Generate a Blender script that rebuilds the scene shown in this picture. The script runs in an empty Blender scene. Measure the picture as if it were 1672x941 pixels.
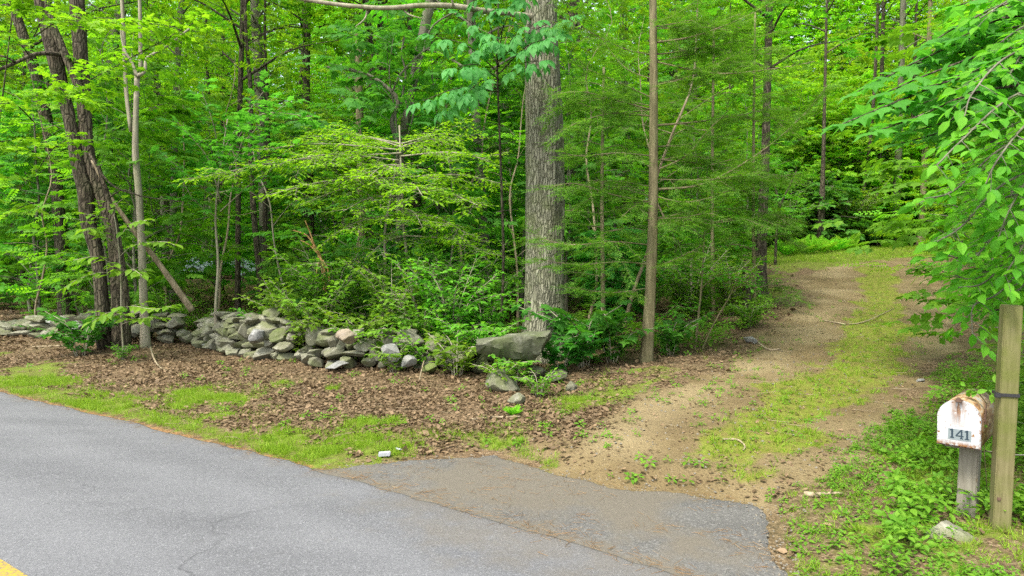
import bpy, bmesh, math, random
import numpy as np
from mathutils import Vector, Matrix, noise as mnoise

# ------------------------------------------------------------------ camera, world, sun, exposure
SC = bpy.context.scene
F, CX, CY, CAMZ = 1115.0, 836.0, 470.5, 1.6          # photograph: 1672 px wide, 24 mm lens
PITCH = math.atan(50.5 / F)
cam_d = bpy.data.cameras.new('camera')
cam_d.lens = 24.0; cam_d.sensor_width = 36.0; cam_d.clip_end = 600; cam_d.clip_start = 0.05
cam = bpy.data.objects.new('camera', cam_d)
SC.collection.objects.link(cam)
cam.location = (0, 0, CAMZ); cam.rotation_euler = (math.pi / 2 - PITCH, 0, 0)
SC.camera = cam

SUN_EL, SUN_AZ = math.radians(57), math.radians(-142)     # azimuth from +Y (view direction) towards +X
wd = bpy.data.worlds.new('World'); SC.world = wd; wd.use_nodes = True
nt = wd.node_tree
sky = nt.nodes.new('ShaderNodeTexSky'); sky.sky_type = 'NISHITA'; sky.sun_disc = False
sky.sun_elevation = SUN_EL; sky.sun_rotation = SUN_AZ
sky.air_density = 1.0; sky.dust_density = 3.0; sky.ozone_density = 0.6
bg = nt.nodes['Background']; bg.inputs['Strength'].default_value = 0.15
hs = nt.nodes.new('ShaderNodeHueSaturation'); hs.inputs['Saturation'].default_value = 0.45
nt.links.new(sky.outputs[0], hs.inputs['Color']); nt.links.new(hs.outputs[0], bg.inputs['Color'])
sun_d = bpy.data.lights.new('sun', 'SUN'); sun_d.energy = 1.5; sun_d.angle = math.radians(12)
sun_d.color = (1.0, 0.95, 0.86)
sun = bpy.data.objects.new('sun', sun_d); SC.collection.objects.link(sun)
sdir = Vector((math.sin(SUN_AZ) * math.cos(SUN_EL), math.cos(SUN_AZ) * math.cos(SUN_EL), math.sin(SUN_EL)))
sun.rotation_euler = sdir.to_track_quat('Z', 'Y').to_euler(); sun.location = (0, 0, 40)
SC.view_settings.view_transform = 'Standard'; SC.view_settings.look = 'None'
SC.view_settings.gamma = 1.0; SC.view_settings.use_curve_mapping = False
SC.view_settings.exposure = 1.85
cy = SC.cycles
cy.max_bounces = 7; cy.diffuse_bounces = 5; cy.glossy_bounces = 2; cy.transmission_bounces = 5
cy.caustics_reflective = False; cy.caustics_refractive = False
cy.use_denoising = False; cy.use_adaptive_sampling = True; cy.adaptive_threshold = 0.012
cy.sample_clamp_indirect = 4.0

# ------------------------------------------------------------------ helpers
rng = np.random.default_rng(11)
random.seed(5)
COL = SC.collection

def ray(px, py):
    a = (px - CX) / F; b = (CY - py) / F
    return np.array([a, math.cos(PITCH) + b * math.sin(PITCH), -math.sin(PITCH) + b * math.cos(PITCH)])

def P(px, py, Y):
    d = ray(px, py); t = Y / d[1]
    return np.array([d[0] * t, Y, CAMZ + d[2] * t])

def sstep(a, b, x):
    t = np.clip((x - a) / (b - a), 0, 1)
    return t * t * (3 - 2 * t)

_R = np.random.default_rng(3).random((256, 256))
def vnoise(x, y):
    xi = np.floor(x).astype(int); yi = np.floor(y).astype(int)
    fx = x - xi; fy = y - yi
    fx = fx * fx * (3 - 2 * fx); fy = fy * fy * (3 - 2 * fy)
    g = lambda i, j: _R[i & 255, j & 255]
    return (g(xi, yi) * (1 - fx) + g(xi + 1, yi) * fx) * (1 - fy) + (g(xi, yi + 1) * (1 - fx) + g(xi + 1, yi + 1) * fx) * fy
def fbm(x, y, o=4):
    s = 0; a = 0.5
    for k in range(o):
        s = s + a * vnoise(x + 17.3 * k, y + 9.1 * k); x = x * 2.03; y = y * 2.03; a *= 0.5
    return s / (1 - 0.5 ** o)

def poly_sd(x, y, poly):
    """signed distance to a polygon, negative inside"""
    poly = np.asarray(poly); n = len(poly)
    dmin = np.full(x.shape, 1e9); ins = np.zeros(x.shape, bool)
    for i in range(n):
        a = poly[i]; b = poly[(i + 1) % n]; e = b - a
        wx = x - a[0]; wy = y - a[1]
        t = np.clip((wx * e[0] + wy * e[1]) / (e @ e), 0, 1)
        dmin = np.minimum(dmin, np.hypot(wx - e[0] * t, wy - e[1] * t))
        c = ((a[1] > y) != (b[1] > y))
        xi = (b[0] - a[0]) * (y - a[1]) / (b[1] - a[1] + 1e-12) + a[0]
        ins ^= c & (x < xi)
    return np.where(ins, -dmin, dmin)

def line_dist(x, y, pts):
    pts = np.asarray(pts); dmin = np.full(x.shape, 1e9)
    for a, b in zip(pts[:-1], pts[1:]):
        e = b - a
        t = np.clip(((x - a[0]) * e[0] + (y - a[1]) * e[1]) / (e @ e), 0, 1)
        dmin = np.minimum(dmin, np.hypot(x - a[0] - e[0] * t, y - a[1] - e[1] * t))
    return dmin

# ------------------------------------------------------------------ terrain
flat = lambda px, py, z=0.0: P(px, py, 1.0)[:2] * 0 + np.array([ray(px, py)[0], ray(px, py)[1]]) * (CAMZ - z) / -ray(px, py)[2]
EDGE_PX = [(0, 641), (62, 656), (206, 687), (325, 718), (430, 744), (517, 766), (622, 794), (708, 823), (800, 847), (904, 878), (998, 904), (1108, 938)]
TA = np.array([0.8084, -0.5887]); NA = np.array([0.5887, 0.8084])
E = np.array([flat(*p) for p in EDGE_PX])
Et, En = E @ TA, E @ NA
Et = np.concatenate([[Et[0] - 60], Et, [Et[-1] + 40]]); En = np.concatenate([[En[0] + 4.0], En, [En[-1] - 0.8]])
_tt = np.linspace(Et[0], Et[-1], 4000); _nn = np.interp(_tt, Et, En)
_k = np.hanning(61); _k /= _k.sum(); _nn = np.convolve(np.pad(_nn, 30, mode='edge'), _k, 'valid')
ROADW = 4.05
def edge_n(t): return np.interp(t, _tt, _nn)
def road_d(x, y): return NA[0] * x + NA[1] * y - edge_n(TA[0] * x + TA[1] * y)
APRON = [flat(*p) for p in [(500, 766), (560, 760), (640, 752), (700, 746), (760, 742), (812, 741), (866, 757), (930, 775), (1000, 793), (1120, 802), (1238, 822), (1262, 838), (1266, 868), (1270, 905), (1292, 941), (1330, 985), (1150, 985), (1000, 930), (800, 875), (640, 815)]]
_ry = np.linspace(0, 120, 1200)
_rz = np.interp(_ry, [0, 6, 9, 14, 19, 22, 26, 32, 60, 120], [0, 0, .15, .6, 1.2, 1.48, 1.72, 2.05, 2.9, 5])
_k2 = np.hanning(25); _k2 /= _k2.sum(); _rz = np.convolve(np.pad(_rz, 12, mode='edge'), _k2, 'valid')
def terrain(x, y):
    x = np.asarray(x, float); y = np.asarray(y, float)
    d = road_d(x, y)
    w = sstep(-.12, .40, x / np.maximum(y, 3))
    z = 0.13 * sstep(0.0, 2.5, d) + w * np.interp(y, _ry, _rz) * sstep(0, 2.5, d) + 0.008 * np.maximum(y - 12, 0) * (1 - w)
    z = z + (fbm(x * .5, y * .5, 3) - .5) * .14 * sstep(.5, 4, d) + (fbm(x * 2.3 + 5, y * 2.3, 3) - .5) * .05 * sstep(.2, 1.0, d)
    far = d + ROADW
    z = np.where(far < 0.0, 0.10 * sstep(0, 2, -far), z)
    z = -0.03 + (z + 0.03) * np.maximum(sstep(-.02, .10, d), sstep(-.02, .1, -far))
    a = poly_sd(x, y, APRON)
    return np.where(a < .5, -0.02 + (z + 0.02) * sstep(-.06, .35, a), z)
def tz(x, y): return float(terrain(np.array([x]), np.array([y]))[0])
def at(px, py):
    d = ray(px, py); o = np.array([0, 0, CAMZ])
    t = np.linspace(2.5, 120, 6000); q = o[:, None] + d[:, None] * t
    h = q[2] - terrain(q[0], q[1])
    k = np.argmax(h < 0) if (h < 0).any() else len(t) - 1
    q = q[:, k]; return np.array([q[0], q[1], tz(q[0], q[1])])
def at2(px, py): return at(px, py)[:2]

DRIVE_L = [(960, 830), (830, 775), (866, 752), (900, 735), (965, 690), (1065, 655), (1150, 605), (1230, 570), (1285, 525), (1315, 470), (1330, 425)]
DRIVE_R = [(1535, 424), (1555, 460), (1572, 520), (1535, 590), (1480, 640), (1410, 700), (1345, 765), (1300, 832), (1240, 860)]
DRIVE = [at2(*p) for p in DRIVE_L] + [at2(1330, 425) + np.array([1.5, 4]), at2(1535, 424) + np.array([2, 4])] + [at2(*p) for p in DRIVE_R]
STRIP = [at2(*p) for p in [(1215, 735), (1262, 690), (1330, 640), (1400, 605), (1432, 540), (1440, 480), (1432, 440)]]
CREST = [at2(*p) for p in [(1285, 428), (1400, 417), (1510, 415)]]

def drive_m(x, y):
    a = poly_sd(x, y, DRIVE) + (fbm(x * 1.6, y * 1.6, 3) - .5) * .9
    return 1 - sstep(-.25, .35, a)
def strip_m(x, y):
    a = line_dist(x, y, STRIP) + (fbm(x * 2.2 + 3, y * 2.2, 3) - .5) * .7
    return 1 - sstep(.22, .62, a)
def grass_m(x, y):
    d = road_d(x, y); n = fbm(x * .9 + 40, y * .9, 4)
    n2 = fbm(x * 3 + 4, y * 3 + 1, 3)
    t = TA[0] * x + TA[1] * y
    w = 0.62 + 1.2 * (n - .4)
    g = (1 - sstep(w * .55, w * 1.6, d + (n2 - .5) * .8)) * sstep(-.02, .1, d) * (x < 1.0)
    px_ = CX + x / np.maximum(y, .5) * F
    patch = [(np.array(at2(345, 642)), .6), (np.array(at2(30, 602)), .6), (np.array(at2(500, 700)), .35)]
    for c, r in patch: g = np.maximum(g, 1 - sstep(r * .5, r, np.hypot((x - c[0]) * .5, y - c[1]) + (n2 - .5) * 1.0))
    g = np.maximum(g, (1 - sstep(.1, .55, poly_sd(x, y, APRON) + (n2 - .5) * .5)) * (x < .35) * (d > 0) * .9)
    # banks either side of the drive
    a = poly_sd(x, y, DRIVE)
    bank = (1 - sstep(.2, 1.5, a + (n2 - .5) * 1.6)) * sstep(.0, .5, a) * (.35 + .5 * (n > .5)) * (y < 24)
    right = sstep(.1, .6, a) * (px_ > 1230) * (y < 18) * sstep(.42, .62, n2 + .15 * n)
    crest = (1 - sstep(.8, 2.2, line_dist(x, y, CREST) + (n2 - .5))) 
    far = (y > 21.5) * (y < 30) * (px_ > 1230) * .9
    near = sstep(.40, .56, fbm(x * 1.6 + 70, y * 2.2 + 3, 4)) * .72 + .28
    near = np.maximum(near, .62 * (1 - sstep(.2, .6, d)))
    return np.clip(np.maximum.reduce([g * near, bank * near, right * .75 * near, crest, far]), 0, 1)

# ------------------------------------------------------------------ mesh building
def build_mesh(name, V, loops, sizes, mats=(), smooth=True, midx=None):
    me = bpy.data.meshes.new(name)
    V = np.asarray(V, np.float32); loops = np.asarray(loops, np.int32); sizes = np.asarray(sizes, np.int32)
    me.vertices.add(len(V)); me.vertices.foreach_set('co', V.ravel())
    me.loops.add(len(loops)); me.loops.foreach_set('vertex_index', loops)
    me.polygons.add(len(sizes))
    st = np.concatenate([[0], np.cumsum(sizes)[:-1]]).astype(np.int32)
    me.polygons.foreach_set('loop_start', st); me.polygons.foreach_set('loop_total', sizes)
    if midx is not None: me.polygons.foreach_set('material_index', np.asarray(midx, np.int32))
    me.polygons.foreach_set('use_smooth', np.full(len(sizes), smooth))
    for m in mats: me.materials.append(m)
    me.update(calc_edges=True)
    return me

def link(name, me, parent=None, loc=(0, 0, 0), rot=None, scale=None):
    o = bpy.data.objects.new(name, me); COL.objects.link(o)
    o.location = loc
    if rot is not None: o.rotation_euler = rot
    if scale is not None: o.scale = scale if hasattr(scale, '__len__') else (scale,) * 3
    if parent is not None: o.parent = parent
    return o
def tag(o, label=None, cat=None, group=None, kind=None):
    if label: o['label'] = label
    if cat: o['category'] = cat
    if group: o['group'] = group
    if kind: o['kind'] = kind
    return o
def thing(name, label, cat, loc=(0, 0, 0), group=None, rotz=0):
    o = bpy.data.objects.new(name, None); COL.objects.link(o)
    o.location = loc; o.rotation_euler = (0, 0, rotz); o.empty_display_size = .2
    return tag(o, label, cat, group)

def nrm(v):
    v = np.asarray(v, float); return v / (np.linalg.norm(v, axis=-1, keepdims=True) + 1e-9)

def smooth_path(pts, n):
    """Catmull-Rom resample of an (k,d) path to n points"""
    p = np.asarray(pts, float)
    if len(p) < 3:
        t = np.linspace(0, 1, n)[:, None]; return p[0] * (1 - t) + p[-1] * t
    q = np.vstack([2 * p[0] - p[1], p, 2 * p[-1] - p[-2]])
    s = np.linspace(0, len(p) - 1 - 1e-6, n); i = s.astype(int); f = (s - i)[:, None]
    a, b, c, d = q[i], q[i + 1], q[i + 2], q[i + 3]
    return .5 * (2 * b + (c - a) * f + (2 * a - 5 * b + 4 * c - d) * f ** 2 + (3 * b - a - 3 * c + d) * f ** 3)

class Wood:
    def __init__(s): s.V = []; s.L = []; s.S = []; s.n = 0
    def tube(s, pts, rad, sides=6, disp=None, cap=True):
        pts = np.asarray(pts, float); n = len(pts)
        rad = np.broadcast_to(np.asarray(rad, float), (n,)) if np.ndim(rad) else np.full(n, rad)
        T = nrm(np.gradient(pts, axis=0))
        ref = np.array([1., 0, 0]) if abs(T[0, 0]) < .8 else np.array([0, 1., 0])
        u = nrm(np.cross(T, ref)); v = np.cross(T, u)
        a = np.linspace(0, 2 * np.pi, sides, endpoint=False)
        R = np.repeat(rad[:, None], sides, 1)
        if disp is not None: R = R * disp(a[None, :], np.linspace(0, 1, n)[:, None], pts)
        ring = pts[:, None, :] + R[..., None] * (np.cos(a)[None, :, None] * u[:, None, :] + np.sin(a)[None, :, None] * v[:, None, :])
        V = ring.reshape(-1, 3)
        i = np.arange(n - 1)[:, None] * sides; j = np.arange(sides)[None, :]; k = (j + 1) % sides
        q = np.stack([i + j, i + k, i + sides + k, i + sides + j], -1).reshape(-1, 4) + s.n
        s.V.append(V); s.L.append(q.ravel()); s.S.append(np.full(len(q), 4))
        if cap:
            s.L.append(np.arange(sides)[::-1] + s.n); s.S.append([sides])
            s.L.append(np.arange(sides) + (n - 1) * sides + s.n); s.S.append([sides])
        s.n += len(V)
    def mesh(s, name, mat, off=(0, 0, 0), smooth=True):
        return build_mesh(name, np.vstack(s.V) - np.asarray(off), np.concatenate(s.L), np.concatenate(s.S), [mat], smooth)

# leaf shapes: (verts, faces); y runs along the leaf, z is its upper side
def _shape(v, f): return np.array(v, float), f
S_SIMPLE = _shape([(0, 0, 0), (.29, .42, .05), (0, 1, -.12), (-.29, .42, .05)], [(0, 1, 2), (0, 2, 3)])
S_NARROW = _shape([(0, 0, 0), (.15, .45, .03), (0, 1, -.15), (-.15, .45, .03)], [(0, 1, 2), (0, 2, 3)])
S_OVATE = _shape([(0, 0, 0), (0, .33, 0), (0, .68, -.04), (0, 1, -.16), (.24, .26, .06), (.25, .60, .03), (-.24, .26, .06), (-.25, .60, .03)],
                 [(0, 4, 1), (0, 1, 6), (1, 4, 5, 2), (1, 2, 7, 6), (2, 5, 3), (2, 3, 7)])
_mp = [(0, 0, 0), (.10, .06, .02), (.36, .02, -.02), (.30, .20, .03), (.56, .40, -.06), (.36, .46, .03), (.30, .62, .03), (.12, .66, .02), (0, 1, -.12)]
_mo = _mp + [(-x, y, z) for x, y, z in _mp[-2:0:-1]]
S_MAPLE = _shape(_mo + [(0, .36, .05)], [(i, (i + 1) % len(_mo), len(_mo)) for i in range(len(_mo))])
def compose(shape, items):
    """items: (pos, angle in the xy plane, size, tilt)"""
    V = []; Fc = []; n = 0
    for (px, py, pz), ang, sz, tilt in items:
        v = shape[0].copy() * sz
        y, z = v[:, 1].copy(), v[:, 2].copy()
        v[:, 1] = y * math.cos(tilt) - z * math.sin(tilt); v[:, 2] = y * math.sin(tilt) + z * math.cos(tilt)
        x, y = v[:, 0].copy(), v[:, 1].copy()
        v[:, 0] = x * math.cos(ang) + y * math.sin(ang); v[:, 1] = -x * math.sin(ang) + y * math.cos(ang)
        V.append(v + (px, py, pz)); Fc += [tuple(i + n for i in f) for f in shape[1]]; n += len(v)
    return np.vstack(V), Fc
_r = random.Random(2)
S_SPRAY = compose(S_SIMPLE, [((0, .08 + .1 * i, _r.uniform(-.04, .02)), (1 if i % 2 else -1) * _r.uniform(.6, 1.2), _r.uniform(.32, .46), _r.uniform(-.5, .15)) for i in range(8)] + [((0, .85, 0), .1, .4, -.2)])
S_SPRAYM = compose(S_MAPLE, [((0, .05, 0), -1.1, .42, -.3), ((0, .12, 0), 1.0, .45, -.15), ((0, .42, 0), -.8, .45, -.35), ((0, .5, 0), .9, .42, -.2), ((0, .72, 0), .05, .46, -.3)])
S_HICK = compose(S_OVATE, [((0, .25, 0), -1.15, .42, -.45), ((0, .25, 0), 1.15, .42, -.45), ((0, .45, 0), -.85, .56, -.5), ((0, .45, 0), .85, .56, -.5), ((0, .48, 0), 0, .66, -.55)])
S_NEEDLE = compose(_shape([(0, 0, 0), (.13, .4, .03), (0, 1, -.08), (-.13, .4, .03)], [(0, 1, 2), (0, 2, 3)]),
                   [((0, .05 + .088 * i, 0), (1 if i % 2 else -1) * _r.uniform(.8, 1.1), _r.uniform(.20, .30) * (1.1 - i * .05), _r.uniform(-.15, .15)) for i in range(11)] + [((0, .95, 0), 0, .12, 0)])
S_FLAT = compose(S_SIMPLE, [((0, .05 + .085 * i, 0), (1 if i % 2 else -1) * _r.uniform(.85, 1.15), .26 - .009 * i, _r.uniform(-.12, .12)) for i in range(11)] + [((0, .93, 0), 0, .16, 0)])
S_FERN = compose(S_NARROW, [((0, .1 + .8 * i / 13, -.55 * (i / 13.) ** 2 * .6), sd * 1.25, .30 * math.sin(.35 + 2.6 * (i / 13.)) + .04, -.15) for i in range(14) for sd in (-1, 1)])
S_TUFT = compose(_shape([(-.045, 0, 0), (.045, 0, 0), (0, 1, .25)], [(0, 1, 2)]), [((_r.uniform(-.3, .3), 0, _r.uniform(-.3, .3)), _r.uniform(-.7, .7), _r.uniform(.5, 1.1), _r.uniform(-.6, .6)) for i in range(9)])
S_CURL = _shape([(0, 0, 0), (.3, .3, .09), (.24, .7, .10), (0, 1, .03), (-.3, .35, .06), (-.22, .7, .11), (0, .5, 0)], [(0, 1, 6), (1, 2, 6), (2, 3, 6), (3, 5, 6), (5, 4, 6), (4, 0, 6)])
S_STICK = _shape([(-.014, 0, 0), (.014, 0, 0), (.07, 1, .0), (.05, 1, 0), (0, 0, .025), (.06, 1, .02)], [(0, 1, 5), (0, 4, 5), (1, 2, 5), (0, 5, 3), (1, 4, 5)])
S_WEED = compose(S_OVATE, [((math.sin(a) * .22, math.cos(a) * .22, .1 + .25 * (t > .8)), a, s * .78, t - .35) for a, s, t in [(0, .9, .4), (1.3, 1, .25), (2.6, .8, .35), (3.8, 1, .3), (5.1, .9, .4), (.7, .65, .9), (3.2, .65, .9)]])

class Leaves:
    def __init__(s): s.p = []; s.d = []; s.u = []; s.s = []
    def add(s, p, d, u, sz):
        p = np.atleast_2d(p); n = len(p)
        s.p.append(p); s.d.append(np.broadcast_to(d, (n, 3))); s.u.append(np.broadcast_to(u, (n, 3))); s.s.append(np.broadcast_to(sz, (n,)))
    def mesh(s, name, shape, mat, off=(0, 0, 0), smooth=False):
        p = np.vstack(s.p) - np.asarray(off); y = nrm(np.vstack(s.d)); u = np.vstack(s.u); sz = np.concatenate(s.s)
        x = nrm(np.cross(y, u)); z = np.cross(x, y)
        v, f = shape
        V = p[:, None, :] + sz[:, None, None] * (v[None, :, 0:1] * x[:, None] + v[None, :, 1:2] * y[:, None] + v[None, :, 2:3] * z[:, None])
        fl = np.concatenate([np.array(q) for q in f]); fs = np.array([len(q) for q in f])
        n = len(p)
        L = (fl[None, :] + (np.arange(n) * len(v))[:, None]).ravel()
        return build_mesh(name, V.reshape(-1, 3), L, np.tile(fs, n), [mat], smooth)
    def __len__(s): return sum(len(q) for q in s.p)

# ------------------------------------------------------------------ materials
class N:
    """small node-tree helper"""
    def __init__(s, name):
        s.m = bpy.data.materials.new(name); s.m.use_nodes = True; s.t = s.m.node_tree
        s.b = s.t.nodes['Principled BSDF']; s.out = s.t.nodes['Material Output']
    def new(s, typ, **kw):
        n = s.t.nodes.new(typ)
        for k, v in kw.items(): setattr(n, k, v)
        return n
    def ln(s, a, b): s.t.links.new(a, b)
    def coord(s, kind='Object', scale=(1, 1, 1), rot=(0, 0, 0)):
        tc = s.new('ShaderNodeTexCoord'); mp = s.new('ShaderNodeMapping')
        mp.inputs['Scale'].default_value = scale; mp.inputs['Rotation'].default_value = rot
        s.ln(tc.outputs[kind], mp.inputs['Vector']); return mp.outputs[0]
    def noise(s, vec, scale, detail=4, rough=.55, dist=0):
        n = s.new('ShaderNodeTexNoise'); n.inputs['Scale'].default_value = scale; n.inputs['Detail'].default_value = detail
        n.inputs['Roughness'].default_value = rough; n.inputs['Distortion'].default_value = dist
        s.ln(vec, n.inputs['Vector']); return n.outputs[0]
    def voro(s, vec, scale, out='Color', rnd=1):
        n = s.new('ShaderNodeTexVoronoi'); n.inputs['Scale'].default_value = scale; n.inputs['Randomness'].default_value = rnd
        s.ln(vec, n.inputs['Vector']); return n.outputs[out]
    def ramp(s, fac, stops):
        n = s.new('ShaderNodeValToRGB'); e = n.color_ramp.elements
        while len(e) < len(stops): e.new(.5)
        for q, (p, c) in zip(e, stops):
            q.position = p; q.color = (*c, 1) if hasattr(c, '__len__') else (c, c, c, 1)
        s.ln(fac, n.inputs[0]); return n.outputs[0]
    def mix(s, fac, a, b, mode='MIX'):
        n = s.new('ShaderNodeMix', data_type='RGBA', blend_type=mode)
        for sock, v in ((n.inputs[0], fac), (n.inputs[6], a), (n.inputs[7], b)):
            if isinstance(v, bpy.types.NodeSocket): s.ln(v, sock)
            elif hasattr(v, '__len__'): sock.default_value = (*v, 1) if len(v) == 3 else v
            else: sock.default_value = v
        return n.outputs[2]
    def math(s, op, a, b=0, c=None):
        n = s.new('ShaderNodeMath', operation=op)
        for sock, v in zip(n.inputs, (a, b, c)):
            if v is None: continue
            if isinstance(v, bpy.types.NodeSocket): s.ln(v, sock)
            else: sock.default_value = v
        return n.outputs[0]
    def attr(s, name):
        n = s.new('ShaderNodeAttribute', attribute_name=name); return n.outputs['Fac']
    def bump(s, h, strength=.5, dist=.02):
        n = s.new('ShaderNodeBump'); n.inputs['Strength'].default_value = strength; n.inputs['Distance'].default_value = dist
        s.ln(h, n.inputs['Height']); s.ln(n.outputs[0], s.b.inputs['Normal'])
    def base(s, c, rough=.9, spec=.2):
        if isinstance(c, bpy.types.NodeSocket): s.ln(c, s.b.inputs['Base Color'])
        else: s.b.inputs['Base Color'].default_value = (*c, 1)
        s.b.inputs['Roughness'].default_value = rough; s.b.inputs['Specular IOR Level'].default_value = spec

def leaf_mat(name, c1, c2, trans=.45, tgain=(2.0, 2.0, 1.0), rough=.6, spec=.22, objvar=.45, huevar=.045):
    q = N(name)
    g = q.new('ShaderNodeNewGeometry'); oi = q.new('ShaderNodeObjectInfo')
    col = q.mix(g.outputs['Random Per Island'], c1, c2)
    v = q.math('MULTIPLY_ADD', oi.outputs['Random'], objvar, 1 - objvar / 2)
    h = q.new('ShaderNodeHueSaturation'); q.ln(col, h.inputs['Color']); q.ln(v, h.inputs['Value'])
    q.ln(q.math('MULTIPLY_ADD', oi.outputs['Random'], huevar, .4985 - huevar / 2), h.inputs['Hue'])
    q.base(h.outputs[0], rough, spec)
    tr = q.new('ShaderNodeBsdfTranslucent')
    q.ln(q.mix(1.0, h.outputs[0], (*tgain, 1), 'MULTIPLY'), tr.inputs['Color'])
    mx = q.new('ShaderNodeMixShader'); mx.inputs[0].default_value = trans
    q.ln(q.b.outputs[0], mx.inputs[1]); q.ln(tr.outputs[0], mx.inputs[2]); q.ln(mx.outputs[0], q.out.inputs['Surface'])
    return q.m

def bark_mat(name, dark, light, sc=14, moss=(.07, .09, .035), mossamt=.4, bump=.8, fur=0):
    q = N(name)
    c = q.coord('Object', (1, 1, .16)); c2 = q.coord('Object')
    n = q.noise(c, sc, 6, .65, .6); n2 = q.noise(c2, 3.0, 4, .6)
    col = q.ramp(n, [(.36, dark), (.62, light)])
    if fur:
        wob = q.new('ShaderNodeVectorMath', operation='MULTIPLY_ADD'); nn = q.new('ShaderNodeTexNoise'); nn.inputs['Scale'].default_value = 9; q.ln(c2, nn.inputs['Vector'])
        q.ln(nn.outputs['Color'], wob.inputs[0]); wob.inputs[1].default_value = (.05, .05, .05); q.ln(q.coord('Object', (1, 1, .2)), wob.inputs[2])
        v = q.new('ShaderNodeTexVoronoi', feature='DISTANCE_TO_EDGE'); v.inputs['Scale'].default_value = fur; q.ln(wob.outputs[0], v.inputs['Vector'])
        e = q.ramp(v.outputs['Distance'], [(.0, 0.), (.20, 1.)])
        col = q.mix(e, tuple(k * .62 for k in dark), col)
        n = q.math('ADD', q.math('MULTIPLY', n, .5), q.math('MULTIPLY', e, .7))
    m = q.math('MULTIPLY', q.ramp(n2, [(.45, 0.), (.68, 1.)]), mossamt)
    col = q.mix(m, col, moss)
    lich = q.math('MULTIPLY', q.ramp(q.noise(c2, 9, 3, .6), [(.62, 0.), (.7, 1.)]), .35)
    col = q.mix(lich, col, tuple(min(1, v * 1.5) for v in light))
    q.base(col, .92, .15); q.bump(n, bump, .03)
    return q.m

M = {}
M['leaf_mid'] = leaf_mat('leaf_mid', (.056, .18, .009), (.105, .26, .014))
M['leaf_bright'] = leaf_mat('leaf_bright', (.10, .26, .009), (.18, .35, .016))
M['leaf_dark'] = leaf_mat('leaf_dark', (.04, .15, .016), (.075, .21, .022), trans=.4)
M['leaf_blue'] = leaf_mat('leaf_blue', (.045, .21, .04), (.09, .30, .065), trans=.4, spec=.25, objvar=.05, huevar=0)
M['leaf_lime'] = leaf_mat('leaf_lime', (.125, .31, .010), (.215, .41, .018), trans=.5, huevar=.02)
M['leaf_fore'] = leaf_mat('leaf_fore', (.055, .23, .014), (.135, .36, .022), trans=.5, spec=.2, objvar=.1, huevar=0)
M['leaf_maple'] = leaf_mat('leaf_maple', (.055, .21, .022), (.08, .27, .035), trans=.5, spec=.18, objvar=.05, huevar=0)
M['needle'] = leaf_mat('needle', (.055, .16, .014), (.12, .25, .025), trans=.4, huevar=.02)
M['fern'] = leaf_mat('fern', (.14, .30, .015), (.22, .40, .025))
M['grass'] = leaf_mat('grass', (.12, .22, .010), (.22, .31, .02), trans=.35, tgain=(1.5, 1.5, 1))
M['weed'] = leaf_mat('weed', (.075, .21, .012), (.14, .29, .022), trans=.4)
M['litter'] = leaf_mat('litter', (.09, .062, .03), (.24, .172, .092), trans=.15, tgain=(1, 1, 1), spec=.2)
M['twig'] = leaf_mat('twig', (.09, .062, .036), (.19, .145, .09), trans=.05, tgain=(1, 1, 1), spec=.1)
M['straw'] = leaf_mat('straw', (.13, .07, .028), (.21, .13, .06), trans=.1, tgain=(1, 1, 1), spec=.1)
M['bark_oak'] = bark_mat('bark_oak', (.125, .122, .082), (.275, .268, .195), 22, (.13, .15, .062), .6, .8, 26)
M['bark_dark'] = bark_mat('bark_dark', (.042, .034, .023), (.13, .108, .074), 16, (.06, .07, .03), .35, .8, 20)
M['bark_grey'] = bark_mat('bark_grey', (.075, .07, .05), (.18, .17, .125), 12, (.09, .12, .05), .4)
M['bark_tan'] = bark_mat('bark_tan', (.10, .085, .045), (.21, .18, .10), 18, (.13, .15, .06), .3, .5)
M['bark_pale'] = bark_mat('bark_pale', (.17, .15, .105), (.32, .29, .21), 14, (.14, .17, .07), .45, .5)
M['dead_wood'] = bark_mat('dead_wood', (.14, .11, .065), (.32, .26, .17), 20, (.16, .15, .08), .3, .5)
# ------------------------------------------------------------------ ground, driveway, verge, road, apron
def geo(a, b, first, ratio):
    out = [a]; s = first
    while abs(out[-1] - a) < abs(b - a): out.append(out[-1] + math.copysign(s, b - a)); s *= ratio
    return np.array(out)
gx = np.unique(np.concatenate([geo(-13, -240, .3, 1.12), np.arange(-13, 14, .1), geo(14, 240, .2, 1.12)]).round(4))
gy = np.unique(np.concatenate([geo(1.5, -90, .5, 1.3), np.arange(1.5, 15, .09), np.arange(15, 32, .25), geo(32, 260, .6, 1.12)]).round(4))
GX, GY = np.meshgrid(gx, gy, indexing='ij'); GZ = terrain(GX, GY)
gV = np.stack([GX, GY, GZ], -1).reshape(-1, 3)
nxg, nyg = GX.shape
ii, jj = np.meshgrid(np.arange(nxg - 1), np.arange(nyg - 1), indexing='ij')
gQ = np.stack([ii * nyg + jj, (ii + 1) * nyg + jj, (ii + 1) * nyg + jj + 1, ii * nyg + jj + 1], -1).reshape(-1, 4)
fxv, fyv = gV[gQ].mean(1)[:, 0], gV[gQ].mean(1)[:, 1]
A_dirt, A_strip, A_grass = drive_m(GX, GY).ravel(), strip_m(GX, GY).ravel(), grass_m(GX, GY).ravel()
_edge = road_d(GX, GY).ravel()
A_track = np.exp(-((line_dist(GX, GY, STRIP).ravel() - 1.0) / .32) ** 2) * sstep(.3, .55, fbm(GX * .9 + 8, GY * .9, 3)).ravel()
A_straw = (1 - sstep(.0, .10, np.abs(_edge))) * (GX.ravel() < 1.0)
fd = road_d(fxv, fyv)
is_drive = drive_m(fxv, fyv) > .5
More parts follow.
